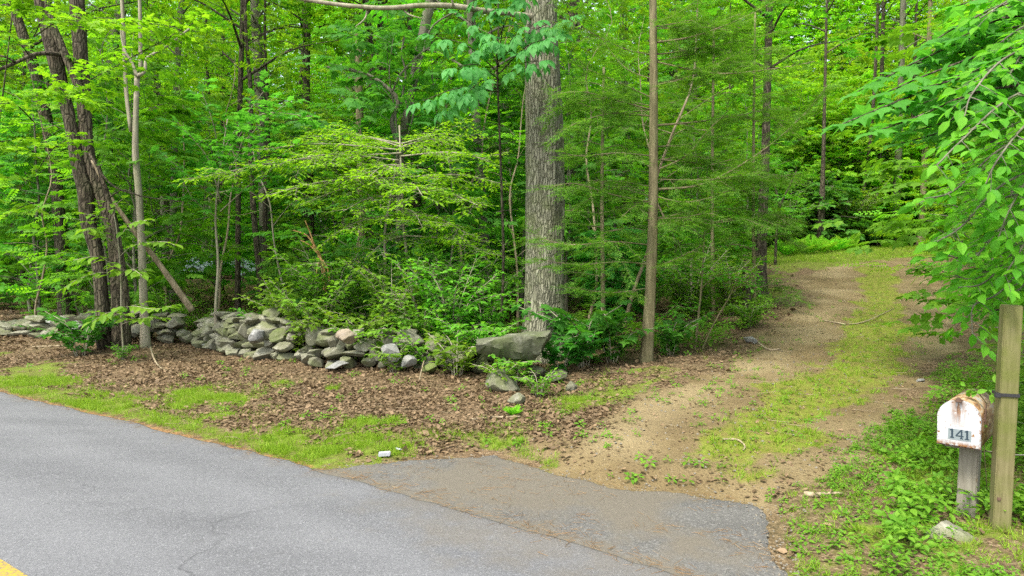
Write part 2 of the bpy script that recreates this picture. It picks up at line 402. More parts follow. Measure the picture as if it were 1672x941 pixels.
is_verge = (~is_drive) & (fd > -.05) & (fd < .95 + .9 * (fbm(fxv * .9 + 40, fyv * .9, 4) - .5)) & (fxv < 2.3)

q = N('ground')
c = q.coord('Object')
dirt_n = q.noise(c, 1.3, 6, .6); fine = q.noise(c, 38, 4, .7)
vor = q.voro(c, 58); vd = q.voro(c, 58, 'Distance')
sep = q.new('ShaderNodeSeparateColor'); q.ln(vor, sep.inputs[0])
lit = q.ramp(sep.outputs[0], [(0, (.05, .032, .017)), (.4, (.11, .073, .038)), (.75, (.18, .125, .068)), (1, (.27, .20, .12))])
lit = q.mix(q.math('MULTIPLY', fine, .5), lit, (.06, .042, .028))
lit = q.mix(q.math('MULTIPLY', q.ramp(q.noise(c, .8, 3), [(.45, 0.), (.65, 1.)]), .35), lit, (.10, .09, .04))
drt = q.ramp(dirt_n, [(.3, (.10, .074, .035)), (.5, (.15, .114, .055)), (.72, (.21, .168, .09))])
drt = q.mix(q.math('MULTIPLY', fine, .4), drt, (.11, .075, .036))
pv = q.voro(c, 60); sp2 = q.new('ShaderNodeSeparateColor'); q.ln(pv, sp2.inputs[0])
peb = q.math('MULTIPLY', q.ramp(sp2.outputs[1], [(.90, 0.), (.93, 1.)]), q.ramp(q.voro(c, 60, 'Distance'), [(.25, 1.), (.4, 0.)]))
drt = q.mix(q.math('MULTIPLY', q.attr('track'), .45), drt, (.27, .215, .12))
drt = q.mix(q.math('MULTIPLY', peb, .6), drt, (.21, .18, .13))
chip = q.math('MULTIPLY', q.ramp(sp2.outputs[2], [(.88, 0.), (.92, 1.)]), .45)
drt = q.mix(chip, drt, (.05, .03, .018))
grs = q.ramp(q.noise(c, 5, 5, .65), [(.3, (.12, .095, .04)), (.46, (.12, .135, .025)), (.6, (.13, .18, .022)), (.75, (.17, .23, .03))])
grs = q.mix(q.math('MULTIPLY', q.noise(c, 90, 3, .7), .6), grs, (.06, .075, .015))
mos = q.ramp(q.noise(c, 6, 5, .6), [(.3, (.135, .12, .03)), (.5, (.135, .16, .018)), (.7, (.15, .21, .02))])
mos = q.mix(q.math('MULTIPLY', fine, .4), mos, (.12, .09, .04))
nz = q.math('SUBTRACT', q.noise(c, 7, 5, .65), .5)
def edged(name, k=1.2):
    v = q.math('ADD', q.attr(name), q.math('MULTIPLY', nz, k)); return q.ramp(v, [(.35, 0.), (.65, 1.)])
col = q.mix(edged('dirt', .8), lit, drt)
col = q.mix(edged('grass', 1.6), col, grs)
col = q.mix(q.math('MULTIPLY', edged('strip', 1.1), .9), col, mos)
col = q.mix(q.math('MULTIPLY', edged('straw', .9), .75), col, (.23, .125, .05))
q.base(col, .95, .1)
hb = q.math('ADD', q.math('MULTIPLY', fine, .5), q.math('MULTIPLY', vd, .6)); q.bump(hb, .7, .02)
M['ground'] = q.m

def sub_ground(name, sel):
    f = gQ[sel]; used = np.unique(f); remap = np.full(len(gV), -1); remap[used] = np.arange(len(used))
    me = build_mesh(name, gV[used], remap[f].ravel(), np.full(len(f), 4), [M['ground']])
    for an, av in (('dirt', A_dirt), ('strip', A_strip), ('grass', A_grass), ('straw', A_straw), ('track', A_track)):
        a = me.attributes.new(an, 'FLOAT', 'POINT'); a.data.foreach_set('value', av[used].astype(np.float32))
    return tag(link(name, me), kind='structure')
sub_ground('ground', ~(is_drive | is_verge)); sub_ground('driveway', is_drive); sub_ground('verge', is_verge)

# asphalt
def asphalt(name, c1, c2, sand=0.0, grain=150):
    q = N(name); c = q.coord('Object'); rt = q.coord('Object', (.35, 2.2, 1), (0, 0, math.atan2(.5887, .8084)))
    big = q.noise(c, .9, 5, .6); streak = q.noise(rt, 1.0, 4, .6); g = q.voro(c, grain); g2 = q.noise(c, 60, 5, .75)
    s = q.new('ShaderNodeSeparateColor'); q.ln(g, s.inputs[0])
    col = q.mix(q.ramp(streak, [(.35, 0.), (.65, 1.)]), c1, c2)
    col = q.mix(q.math('MULTIPLY', q.ramp(big, [(.4, 0.), (.7, 1.)]), .25), col, tuple(v * .75 for v in c1))
    col = q.mix(q.ramp(s.outputs[0], [(0, .55), (.5, 0.)]), col, tuple(v * .55 for v in c1))
    col = q.mix(q.ramp(s.outputs[1], [(.75, 0.), (1, .6)]), col, tuple(min(.6, v * 1.7) for v in c2))
    col = q.mix(q.math('MULTIPLY', q.ramp(g2, [(.4, 1.), (.5, 0.)]), .35), col, tuple(v * .6 for v in c1))
    spots = q.ramp(q.noise(c, 2.6, 2, .4), [(.26, 1.), (.31, 0.)])
    col = q.mix(q.math('MULTIPLY', spots, .45), col, (.09, .09, .09))
    lat = q.attr('lat')
    tr = q.math('ADD', lat, q.math('MULTIPLY', q.math('SUBTRACT', q.noise(c, .8, 4), .5), .35))
    trk = q.ramp(tr, [(0, .0), (.10, .35), (.22, .0), (.35, .9), (.5, .15), (.62, .0), (.78, .9), (.95, .2)])
    col = q.mix(q.math('MULTIPLY', trk, .22), col, tuple(min(.6, v * 1.5) for v in c2))
    if sand:
        a = q.math('ADD', q.attr('sand'), q.math('MULTIPLY', q.math('SUBTRACT', q.noise(c, 3.5, 6, .65), .5), 1.7))
        sc = q.mix(q.noise(c, 45, 3, .7), (.085, .074, .056), (.145, .124, .09))
        col = q.mix(q.math('MULTIPLY', q.ramp(a, [(.3, 0.), (.75, 1.)]), sand), col, sc)
    cr = q.new('ShaderNodeTexVoronoi', feature='DISTANCE_TO_EDGE'); cr.inputs['Scale'].default_value = .55
    wv = q.new('ShaderNodeVectorMath', operation='MULTIPLY_ADD'); nz_ = q.new('ShaderNodeTexNoise'); nz_.inputs['Scale'].default_value = 3.5; nz_.inputs['Detail'].default_value = 5; q.ln(c, nz_.inputs['Vector'])
    q.ln(nz_.outputs['Color'], wv.inputs[0]); wv.inputs[1].default_value = (.5, .5, .5); q.ln(c, wv.inputs[2]); q.ln(wv.outputs[0], cr.inputs['Vector'])
    ck = q.math('MULTIPLY', q.ramp(cr.outputs['Distance'], [(.0, 1.), (.010, 0.)]), q.ramp(q.noise(c, .7, 2), [(.5, 0.), (.62, .55)]))
    col = q.mix(ck, col, tuple(v * .4 for v in c1))
    q.base(col, .85, .25)
    h = q.math('ADD', q.math('MULTIPLY', s.outputs[0], .5), g2); q.bump(h, .5, .006)
    return q.m
M['asphalt'] = asphalt('asphalt', (.100, .101, .1045), (.129, .130, .1335), .45)
M['asphalt_old'] = asphalt('asphalt_old', (.090, .087, .080), (.120, .116, .106), .8, 110)

ts = np.unique(np.concatenate([np.arange(-62, -12, .8), np.arange(-12, 8, .06), np.arange(8, 45, .8)]))
ns = np.array([0, .02, .06, .12, .2, .35, .5, .7, .9, 1.2, 1.5, 1.8, 2.2, 2.6, 3.0, 3.4, 3.8, 4.05])
en = edge_n(ts) + (fbm(ts * 2.2, ts * 0 + 3, 4) - .5) * .10 + (vnoise(ts * 9, ts * 0 + 8) - .5) * .025
rows = [np.stack([ts, en + .004, np.full_like(ts, -.035)], 1)]
for k_, n_ in enumerate(ns):
    rows.append(np.stack([ts, en * max(0, 1 - n_) + edge_n(ts) * min(1, n_) - n_, np.full_like(ts, -.004 if k_ == 0 else 0.0)], 1))
rows.append(np.stack([ts, edge_n(ts) - 4.06, np.full_like(ts, -.035)], 1))
rw = np.stack(rows, 0); nr, nts = rw.shape[:2]
rV = np.zeros((nr * nts, 3)); tt, nn = rw[..., 0].ravel(), rw[..., 1].ravel()
rV[:, 0] = tt * TA[0] + nn * NA[0]; rV[:, 1] = tt * TA[1] + nn * NA[1]; rV[:, 2] = rw[..., 2].ravel()
i_, j_ = np.meshgrid(np.arange(nr - 1), np.arange(nts - 1), indexing='ij')
rQ = np.stack([i_ * nts + j_, (i_ + 1) * nts + j_, (i_ + 1) * nts + j_ + 1, i_ * nts + j_ + 1], -1).reshape(-1, 4)
me = build_mesh('road', rV, rQ.ravel(), np.full(len(rQ), 4), [M['asphalt']])
rd = -road_d(rV[:, 0], rV[:, 1])
a = me.attributes.new('sand', 'FLOAT', 'POINT')
a.data.foreach_set('value', np.maximum((1 - sstep(.1, 1.0, rd)) * sstep(-2.0, -.3, rV[:, 0]) * .7, (1 - sstep(.02, .3, rd)) * .5).astype(np.float32))
a = me.attributes.new('lat', 'FLOAT', 'POINT'); a.data.foreach_set('value', (np.abs(((rd + 2.05) % 4.1) - 2.05) / 2.05).astype(np.float32))
tag(link('road', me), kind='structure')

q = N('yellow_paint'); c = q.coord('Object')
col = q.mix(q.ramp(q.noise(c, 60, 5, .75), [(.40, 1.), (.55, 0.)]), (.36, .24, .03), (.14, .12, .08))
q.base(col, .8, .2); M['yellow'] = q.m
def stripe(o0, o1):
    t = np.arange(-62, 44, .25); e = edge_n(t)
    V = np.vstack([np.stack([t * TA[0] + (e - o) * NA[0], t * TA[1] + (e - o) * NA[1], np.full_like(t, .004)], 1) for o in (o0, o1)])
    n = len(t); i = np.arange(n - 1)
    Q = np.stack([i, i + n, i + n + 1, i + 1], 1)
    return V, Q
y0 = flat(0, 914); off = -float(road_d(np.array([y0[0]]), np.array([y0[1]]))[0])
V1, Q1 = stripe(off, off + .10); V2, Q2 = stripe(off + .19, off + .29)
tag(link('road_marking', build_mesh('road_marking', np.vstack([V1, V2]), np.concatenate([Q1.ravel(), (Q2 + len(V1)).ravel()]), np.full(len(Q1) * 2, 4), [M['yellow']])), kind='structure')

# driveway apron of older asphalt: grid clipped to its outline, with a broken edge
def apron():
    poly = np.array(APRON); lo, hi = poly.min(0), poly.max(0)
    xs = np.arange(lo[0] - .1, hi[0] + .1, .03); ys = np.arange(lo[1] - .1, hi[1] + .1, .03)
    X, Y = np.meshgrid(xs, ys, indexing='ij')
    s = poly_sd(X, Y, poly) + (fbm(X * 6, Y * 6, 5) - .5) * .13
    Z = -.004 - .03 * sstep(-.04, .0, s) + .008 * sstep(-.1, -.9, s) * 0
    d = road_d(X, Y); Z = np.where(d < .06, np.minimum(Z, -.006), Z)
    n = X.shape[1]; i, j = np.meshgrid(np.arange(X.shape[0] - 1), np.arange(n - 1), indexing='ij')
    Q = np.stack([i * n + j, (i + 1) * n + j, (i + 1) * n + j + 1, i * n + j + 1], -1).reshape(-1, 4)
    keep = (s.ravel()[Q] < .012).all(1) & (d.ravel()[Q] > -.3).all(1)
    Q = Q[keep]; used = np.unique(Q); rm = np.full(X.size, -1); rm[used] = np.arange(len(used))
    V = np.stack([X, Y, Z], -1).reshape(-1, 3)[used]
    me = build_mesh('driveway_apron', V, rm[Q].ravel(), np.full(len(Q), 4), [M['asphalt_old']])
    c1 = at2(960, 850); c2 = at2(1010, 800)
    sand = np.maximum(1 - sstep(.1, .75, line_dist(V[:, 0], V[:, 1], [at2(800, 790), c2, at2(1150, 850)])) * .6, .34)
    sand = np.maximum(sand, (1 - sstep(.0, .28, road_d(V[:, 0], V[:, 1]))) * .75)
    sand *= sstep(.0, .5, np.hypot(V[:, 0] - at2(1200, 850)[0], V[:, 1] - at2(1200, 850)[1]) - .1)
    a = me.attributes.new('sand', 'FLOAT', 'POINT'); a.data.foreach_set('value', sand.astype(np.float32))
    tag(link('driveway_apron', me), kind='structure')
apron()

# ------------------------------------------------------------------ stones
def stone_mat(name, c1, c2, lichen=(.40, .40, .35), moss=(.10, .13, .035), mossamt=.6):
    q = N(name); c = q.coord('Object'); oi = q.new('ShaderNodeObjectInfo')
    add = q.new('ShaderNodeVectorMath', operation='ADD'); q.ln(c, add.inputs[0])
    cmb = q.new('ShaderNodeCombineXYZ'); r9 = q.math('MULTIPLY', oi.outputs['Random'], 50)
    q.ln(r9, cmb.inputs[0]); q.ln(r9, cmb.inputs[1]); q.ln(cmb.outputs[0], add.inputs[1]); c = add.outputs[0]
    col = q.mix(oi.outputs['Random'], c1, c2)
    n = q.noise(c, 5, 6, .65); col = q.mix(q.ramp(n, [(.3, .55), (.6, 0.)]), col, tuple(v * .5 for v in c1))
    col = q.mix(q.math('MULTIPLY', q.ramp(q.noise(c, 11, 4, .6), [(.55, 0.), (.66, 1.)]), .6), col, lichen)
    col = q.mix(q.math('MULTIPLY', q.ramp(q.noise(c, 3.2, 4, .6), [(.46, 0.), (.62, 1.)]), mossamt), col, moss)
    col = q.mix(q.math('MULTIPLY', q.noise(c, 70, 3, .7), .4), col, tuple(v * .6 for v in c2))
    q.base(col, .9, .2); q.bump(q.noise(c, 22, 6, .7), .6, .02); return q.m
M['stone'] = stone_mat('stone', (.125, .12, .08), (.225, .22, .16), (.35, .345, .28), (.10, .12, .035), .7)
M['stone_white'] = stone_mat('stone_white', (.17, .17, .155), (.225, .225, .21), (.33, .33, .315), (.25, .25, .2), .25)
M['stone_pink'] = stone_mat('stone_pink', (.22, .18, .125), (.25, .205, .15), (.33, .29, .24), (.17, .18, .07), .3)
M['stone_moss'] = stone_mat('stone_moss', (.14, .15, .08), (.20, .20, .12), (.30, .31, .22), (.09, .13, .02), .9)

_bm = bmesh.new(); bmesh.ops.create_icosphere(_bm, subdivisions=4, radius=1)
ICO_V = np.array([v.co[:] for v in _bm.verts]); ICO_F = np.array([[v.index for v in f.verts] for f in _bm.faces]); _bm.free()
def rock_mesh(name, r, size, mat, cuts=11, flat_top=False, rough=.06):
    v = ICO_V.copy() * (1 + .12 * (fbm(ICO_V[:, 0] * 1.5 + r.random() * 50, ICO_V[:, 1] * 1.5 + ICO_V[:, 2] * 1.3 + 20, 2) - .5))[:, None]
    for k in range(cuts):
        n = nrm(r.normal(size=3)); lim = r.uniform(.46, .76)
        if k == 0 and flat_top: n, lim = nrm(np.array([r.normal() * .1, r.normal() * .1, 1.])), .5
        over = v @ n - lim; v = v - np.where(over > 0, over * .94, 0)[:, None] * n
    nz = fbm(v[:, 0] * 4 + r.random() * 90, v[:, 1] * 4 + v[:, 2] * 3.1 + r.random() * 90, 4) - .5
    v = v * (1 + nz * rough * 4)[:, None]
    v = v / np.abs(v).max(0) * (np.asarray(size) / 2)
    me = build_mesh(name, v, ICO_F.ravel(), np.full(len(ICO_F), 3), [mat]); me.set_sharp_from_angle(angle=math.radians(19)); return me

def stone_wall(label, base_px, top_px, seed, wr=(.15, .38), hr=(.085, .16), specials=()):
    r = np.random.default_rng(seed)
    B = np.array([at(*p) for p in base_px]); seg = np.hypot(*np.diff(B[:, :2], axis=0).T); S = np.concatenate([[0], np.cumsum(seg)])
    H = np.array([(bp[1] - tp) / F * b[1] for bp, tp, b in zip(base_px, top_px, B)])
    pos = lambda s: np.array([np.interp(s, S, B[:, k]) for k in range(3)])
    tan = lambda s: nrm(pos(s + .2) - pos(s - .2))
    root = thing('stone_wall', label, 'stone wall', tuple(pos(S[-1] / 2)))
    off = np.array(root.location); cnt = 0
    def put(s, z, w, h, dep, back=0., mat='stone', tilt=.16):
        p = pos(s); t = tan(s); nb = np.array([-t[1], t[0], 0]); nb = nb if nb[1] > 0 else -nb
        c = p + nb * (dep / 2 + back + r.normal() * .035)
        c[2] = tz(c[0], c[1]) * .5 + p[2] * .5 + z + h / 2 - .02
        me = rock_mesh('stone', r, (w, dep, h), M[mat], cuts=int(r.integers(11, 18)))
        o = link('stone', me, root, tuple(c - off), (r.normal() * tilt, r.normal() * tilt, math.atan2(t[1], t[0]) + r.normal() * .2))
        return o
    z = 0.; course = 0
    while z < H.max():
        s = -r.uniform(0, .3); ch = r.uniform(*hr)
        while s < S[-1]:
            w = r.uniform(*wr) * (1.1 if course == 0 else 1.0); h = ch * r.uniform(.85, 1.5); sc = s + w / 2
            Hs = np.interp(sc, S, H)
            if 0 <= sc <= S[-1] and z + h * .6 < Hs + .03:
                put(sc, z + r.normal() * .015, w * 1.06, h * 1.12, r.uniform(.28, .42), .05 * course + r.uniform(0, .05),
                    'stone' if r.random() > .10 else ('stone_white' if r.random() < .35 else 'stone_moss')); cnt += 1
            s += w * .96
        z += ch * .95; course += 1
    s = 0
    while s < S[-1]:                                     # the back of the wall
        Hs = np.interp(s, S, H); w = r.uniform(.4, .6)
        put(s + w / 2, max(0, Hs * .45), w, max(.15, Hs * .5), .4, .38); s += w * .9; cnt += 1
    for (px, py, w, h, mat, lab) in specials:
        g = at(px, base_px[np.argmin([abs(px - b[0]) for b in base_px])][1]); Y = g[1] - .08
        c = P(px, py, Y); sc = Y / F
        me = rock_mesh('stone', r, (w * sc, .25, h * sc), M[mat], cuts=9)
        o = link('stone', me, root, tuple(c - off), (r.normal() * .1, r.normal() * .1, r.normal() * .3)); o['label'] = lab
    return cnt
wallR = dict(base=[(238, 563), (300, 566), (350, 582), (400, 588), (470, 593), (530, 606), (600, 608), (660, 608), (745, 612)],
             top=[513, 514, 520, 511, 536, 548, 540, 550, 572])
stone_wall('dry stone wall of grey boulders running up to the flat topped boulder', wallR['base'], wallR['top'], 21,
           specials=[(418, 549, 26, 26, 'stone_white', 'pale white stone set in the wall face'), (640, 576, 38, 30, 'stone_white', 'tall pale grey stone at the wall end'),
                     (666, 592, 28, 24, 'stone_white', 'rounded speckled grey stone at the wall foot'), (568, 551, 42, 28, 'stone_pink', 'pinkish tan stone on top of the wall'),
                     (548, 598, 44, 16, 'stone_white', 'flat pale slab at the wall foot'), (702, 602, 30, 20, 'stone_moss', 'yellow mossy stone at the wall foot')])
stone_wall('low tumbled stone wall of flat slabs left of the multi stemmed tree', [(-120, 548), (-40, 550), (20, 553), (60, 556), (110, 557), (165, 562), (205, 566)], [531, 531, 529, 512, 514, 512, 528], 33, wr=(.32, .6), hr=(.10, .17))

# the big flat topped boulder
def boulder():
    base = at(838, 632); Y0 = base[1] - .08
    front = [(774, 563), (806, 556), (856, 552), (896, 546), (898, 553), (884, 576), (866, 594), (842, 606), (812, 600), (790, 588)]
    top_back = [(790, 549), (885, 545)]
    V = []
    for i, (px, py) in enumerate(front):
        tuck = .0 if py < 570 else .30 * (py - 570) / 30
        V.append(P(px, py, Y0 + tuck))
    for (px, py) in front:
        b = P(px, py, Y0); V.append(b + np.array([.06, .72, -.02 if py < 570 else .0]))
    bm = bmesh.new()
    for v in V: bm.verts.new(v)
    bmesh.ops.convex_hull(bm, input=bm.verts)
    bmesh.ops.triangulate(bm, faces=bm.faces)
    for _ in range(4): bmesh.ops.subdivide_edges(bm, edges=[e for e in bm.edges if e.calc_length() > .045], cuts=1)
    bmesh.ops.triangulate(bm, faces=bm.faces)
    off = Vector(base)
    bm.normal_update()
    for v in bm.verts:
        p = v.co
        n = mnoise.fractal(p * 2.6, 1.0, 2.0, 5) * .075 + mnoise.fractal(Vector((p.x * 2, p.y * 2, p.z * 16)), 1, 2, 3) * .018
        v.co = p + v.normal * n
    for v in bm.verts: v.co -= off
    me = bpy.data.meshes.new('boulder'); bm.to_mesh(me); bm.free(); me.materials.append(M['boulder'])
    for p in me.polygons: p.use_smooth = True
    me.set_sharp_from_angle(angle=math.radians(26))
    o = link('boulder', me, loc=tuple(base))
    tag(o, 'large flat topped grey boulder propped at the foot of the big oak', 'boulder')
M['boulder'] = stone_mat('boulder', (.10, .105, .065), (.12, .125, .08), (.26, .26, .20), (.085, .11, .035), .65)
boulder()
def loose(px, py, w, h, mat, label, dep=.3, seed=0, tilt=(0, 0, 0), sink=.2, flat_top=False):
    b = at(px, py); sc = b[1] / F; r = np.random.default_rng(seed)
    me = rock_mesh('rock', r, (w * sc, dep, h * sc), M[mat], flat_top=flat_top)
    o = link('rock', me, loc=(b[0], b[1] + dep * .35, tz(b[0], b[1] + dep * .3) + h * sc * (.5 - sink)), rot=tilt)
    return tag(o, label, 'rock')
loose(818, 641, 66, 42, 'stone', 'angular grey rock wedged under the left side of the big boulder', .5, 13, (.1, .3, .5), .15)
loose(876, 620, 44, 30, 'stone_moss', 'mossy rock with leaves on it under the big boulder', .35, 4, (0, .1, 0))
loose(908, 627, 42, 24, 'stone', 'low smooth rock right of the mossy rock below the oak', .3, 5, (0, -.2, .2))
loose(934, 641, 24, 22, 'stone', 'small pointed grey rock alone right of the boulder', .2, 6, (0, .4, .4))
loose(843, 664, 32, 24, 'stone', 'half buried tan grey rock in the leaves in front of the boulder', .25, 7)
loose(748, 606, 30, 30, 'stone', 'grey rock hidden in leaves between wall end and boulder', .3, 8)
loose(782, 612, 40, 40, 'stone_moss', 'dark mossy rock behind green leaves left of the boulder', .4, 18, (0, 0, .3), .05)
loose(1560, 884, 88, 34, 'stone', 'flat pale rock half covered by plants at the mailbox post foot', .22, 9, sink=.36)
loose(1505, 625, 14, 7, 'stone_white', 'small pale stone on the right edge of the drive', .08, 10)
loose(1228, 562, 26, 16, 'stone_white', 'pale grey rock beside ferns left of the drive', .2, 12)
loose(225, 556, 60, 36, 'stone', 'grey rock behind the slim sapling in the wall gap', .4, 14, sink=.1)
# ------------------------------------------------------------------ trees: builders
UP = np.array([0, 0, 1.])
def clump_leaves(lv, r, c, rad, n, sz, outward, flat=.28, jit=.35, droop=.15):
    p = r.normal(size=(n, 3)) * np.array([rad, rad, rad * flat]) * .6 + c
    d = nrm(p - c) * .8 + outward + r.normal(size=(n, 3)) * .4; d[:, 2] = d[:, 2] * .3 - droop
    u = UP + r.normal(size=(n, 3)) * jit
    lv.add(p, d, u, sz * r.uniform(.75, 1.25, n))

def tree_meshes(seed, h, r0, lo, hi, cr, K, n, shape, sz, leafm, barkm, clump=.75, wob=.25, sides=9, lean=(0, 0), flat=.28, top_bias=1.0, merge=False):
    """local-coordinate trunk, branches and crown meshes of a tree standing at the origin"""
    r = np.random.default_rng(seed)
    zz = np.linspace(0, 1, 9)
    wx = np.cumsum(r.normal(size=9)) * wob * .25 * (zz > 0); wy = np.cumsum(r.normal(size=9)) * wob * .25 * (zz > 0)
    path = np.stack([wx + lean[0] * zz * h, wy + lean[1] * zz * h, zz * h * .95 - .15], 1)
    pts = smooth_path(path, 26); z = np.linspace(0, 1, 26)
    rad = r0 * ((1 - z) ** .75 * .9 + .08) * (1 + .55 * np.exp(-z * h / .35))
    ph = r.uniform(0, 6.28, 3)
    tr = Wood(); tr.tube(pts, rad, sides, disp=lambda a, t, p: 1 + .08 * np.sin(3 * a + ph[0] + 4 * t) + .05 * np.sin(5 * a + ph[1]))
    br = tr if merge else Wood(); lv = Leaves()
    for k in range(K):
        t = (k + r.random()) / K; t = t ** top_bias; zc = lo + (hi - lo) * t
        prof = cr * (.35 + .65 * math.sin(math.pi * min(1, .18 + .82 * t)) ** .7); a = k * 2.4 + r.normal() * .5
        rr = prof * math.sqrt(r.uniform(.06, 1.0))
        za = max(lo * .6, zc - rr * r.uniform(.15, .7)); za = min(za, h * .9)
        p0 = np.array([np.interp(za, pts[:, 2], pts[:, i]) for i in range(2)] + [za])
        c = np.array([p0[0] + math.cos(a) * rr, p0[1] + math.sin(a) * rr, zc])
        mid = (p0 + c) / 2 + np.array([0, 0, .12 * rr]) + r.normal(size=3) * .06 * rr
        rb = max(.006, np.interp(za, pts[:, 2], rad) * .32)
        br.tube(smooth_path([p0, mid, c], 6), np.linspace(rb, .004, 6), 4, cap=False)
        out = nrm(np.array([math.cos(a), math.sin(a), 0]))
        clump_leaves(lv, r, c, clump * r.uniform(.7, 1.3), int(n * r.uniform(.6, 1.4)), sz, out * .8, flat)
    if merge: return dict(trunk=tr.mesh('trunk', M[barkm]))
    return dict(trunk=tr.mesh('trunk', M[barkm]), branches=br.mesh('branches', M[barkm]), crown=lv.mesh('crown', shape, M[leafm]))

def put_tree(ms, loc, rotz, sc, name, label, cat, group, zs=1.0):
    t = thing(name, label, cat, tuple(loc), group, rotz); t.scale = (sc, sc, sc * zs)
    for k, me in ms.items(): link(k, me, t)
    return t

# ------------------------------------------------------------------ the hand placed trunks in view
def resample_px(pts, Y, top_z, r_end=.5):
    """pixel path (bottom first) at depth Y -> world points and radii, continued upwards above the frame"""
    W = np.array([P(a, b, Y) for a, b, w in pts]); R = np.array([w / 2 / F * Y for a, b, w in pts])
    if W[-1, 2] < top_z:
        d = nrm(W[-1] - W[-2]); d = nrm(d * .5 + UP * .8); L = top_z - W[-1, 2]
        W = np.vstack([W, W[-1] + d * L * .5, W[-1] + d * L]); R = np.concatenate([R, [R[-1] * .75, R[-1] * r_end]])
    return W, R
def trunk_tube(w, pts, Y, top_z=7.5, sides=14, n=40, seed=0, ridges=0., flare=.5, foot=True):
    W, R = resample_px(pts, Y, top_z)
    if foot:
        b = W[0].copy(); b[2] = tz(b[0], b[1]) - .15
        if W[0][2] - b[2] > .05: W = np.vstack([b, W]); R = np.concatenate([[R[0]], R])
    A = smooth_path(np.hstack([W, R[:, None]]), n)
    z0 = A[0, 2]; rad = A[:, 3] * (1 + flare * np.exp(-(A[:, 2] - z0 - .15).clip(0) / .22))
    r = np.random.default_rng(seed); ph = r.uniform(0, 6.28, 4)
    def disp(a, t, p):
        v = 1 + .05 * np.sin(2 * a + ph[0] + 5 * t) + .04 * np.sin(5 * a + ph[1] - 7 * t)
        v = v + .12 * np.exp(-(p[:, 2:3] - z0).clip(0) / .35) * np.sin(5 * a + ph[2])
        if ridges:
            zz = p[:, 2:3] + 0 * a
            g = fbm(np.cos(a) * 7 + 30 + zz * .35, np.sin(a) * 7 + 30 + zz * .9 + 0 * a, 3); g2 = vnoise(a * 9 + zz * 1.2, zz * 4.5 + a * 2)
            v = v + ridges * (np.abs(g - .5) * 2.2 - .35) + ridges * .35 * (g2 - .5)
        return v
    w.tube(A[:, :3], rad, sides, disp)
    return A

def crown_over(base, A, seed, K=26, n=12, cr=2.6, lo=6.8, hi=12.5, leafm='leaf_mid', barkm='bark_grey', sz=.32):
    """limbs and leaves above the frame on a hand placed trunk"""
    r = np.random.default_rng(seed); br = Wood(); lv = Leaves(); top = A[-1, :3]
    for k in range(K):
        a = k * 2.4; zc = lo + (hi - lo) * (k + .5) / K; rr = cr * math.sqrt(r.uniform(.05, 1))
        za = min(top[2] - .1, zc - rr * .4)
        p0 = np.array([np.interp(za, A[:, 2], A[:, i]) for i in range(2)] + [za]); c = p0 + np.array([math.cos(a) * rr, math.sin(a) * rr, zc - za])
        br.tube(smooth_path([p0, (p0 + c) / 2 + UP * .1 * rr, c], 6), np.linspace(.035, .006, 6), 5, cap=False)
        clump_leaves(lv, r, c, .8, n, sz, nrm(c - p0) * .8)
    return br.mesh('branches', M[barkm], base), lv.mesh('crown', S_SPRAY, M[leafm], base)

def near_tree(name, label, cat, pts, Y, bark, seed, crown=None, top=8., group=None, sides=14, n=40, ridges=0., flare=.5, extra=()):
    w = Wood(); A = trunk_tube(w, pts, Y, top, sides, n, seed, ridges, flare)
    base = np.array([A[0, 0], A[0, 1], tz(A[0, 0], A[0, 1])])
    t = thing(name, label, cat, tuple(base), group)
    link('trunk', w.mesh('trunk', M[bark], base), t)
    for k, (epts, EY, etop) in enumerate(extra):
        we = Wood(); trunk_tube(we, epts, EY, etop, max(6, sides - 4), 24, seed + 7 + k, ridges * .6, 0., foot=False)
        link('limb', we.mesh('limb', M[bark], base), t)
    if crown:
        b, l = crown_over(base, A, seed, **crown); link('branches', b, t); link('crown', l, t)
    return t, A, base

# big oak
oak, OA, OB = near_tree('oak_tree', 'massive oak trunk with ridged pale grey bark behind the big boulder', 'tree',
    [(890, 592, 72), (888, 540, 66), (888, 470, 60), (889, 330, 60), (889, 220, 59), (886, 120, 55), (884, 40, 52), (886, -40, 50)], 9.55, 'bark_oak', 1,
    crown=dict(K=40, n=14, cr=4.2, lo=7.5, hi=13, leafm='leaf_mid', barkm='bark_oak'), top=11, sides=110, n=260, ridges=.085, flare=.38)
wl = Wood()
p_ = [P(884, 30, 9.5), P(830, 22, 9.2), P(785, 17, 9.0), P(740, 10, 8.9), P(690, 9, 8.8), P(640, 13, 8.8), P(600, 12, 8.8), P(540, 6, 8.8), P(480, -4, 8.8), P(430, -12, 8.7)]
wl.tube(smooth_path(p_, 50), np.linspace(.042, .022, 50), 8, disp=lambda a, t, p: 1 + .18 * (vnoise(a * 2, t * 40 + a * 0) - .5))
for (a, b, c) in [((740, 10), (735, -10), (720, -40)), ((600, 12), (596, 30), (580, 44)), ((655, 12), (668, 24), (690, 30))]:
    wl.tube(smooth_path([P(*a, 8.85), P(*b, 8.8), P(*c, 8.75)], 8), np.linspace(.016, .005, 8), 5)
lb = link('limb', wl.mesh('limb', M['bark_pale'], OB), oak); lb['label'] = 'long bare dead limb crossing the top of the picture'

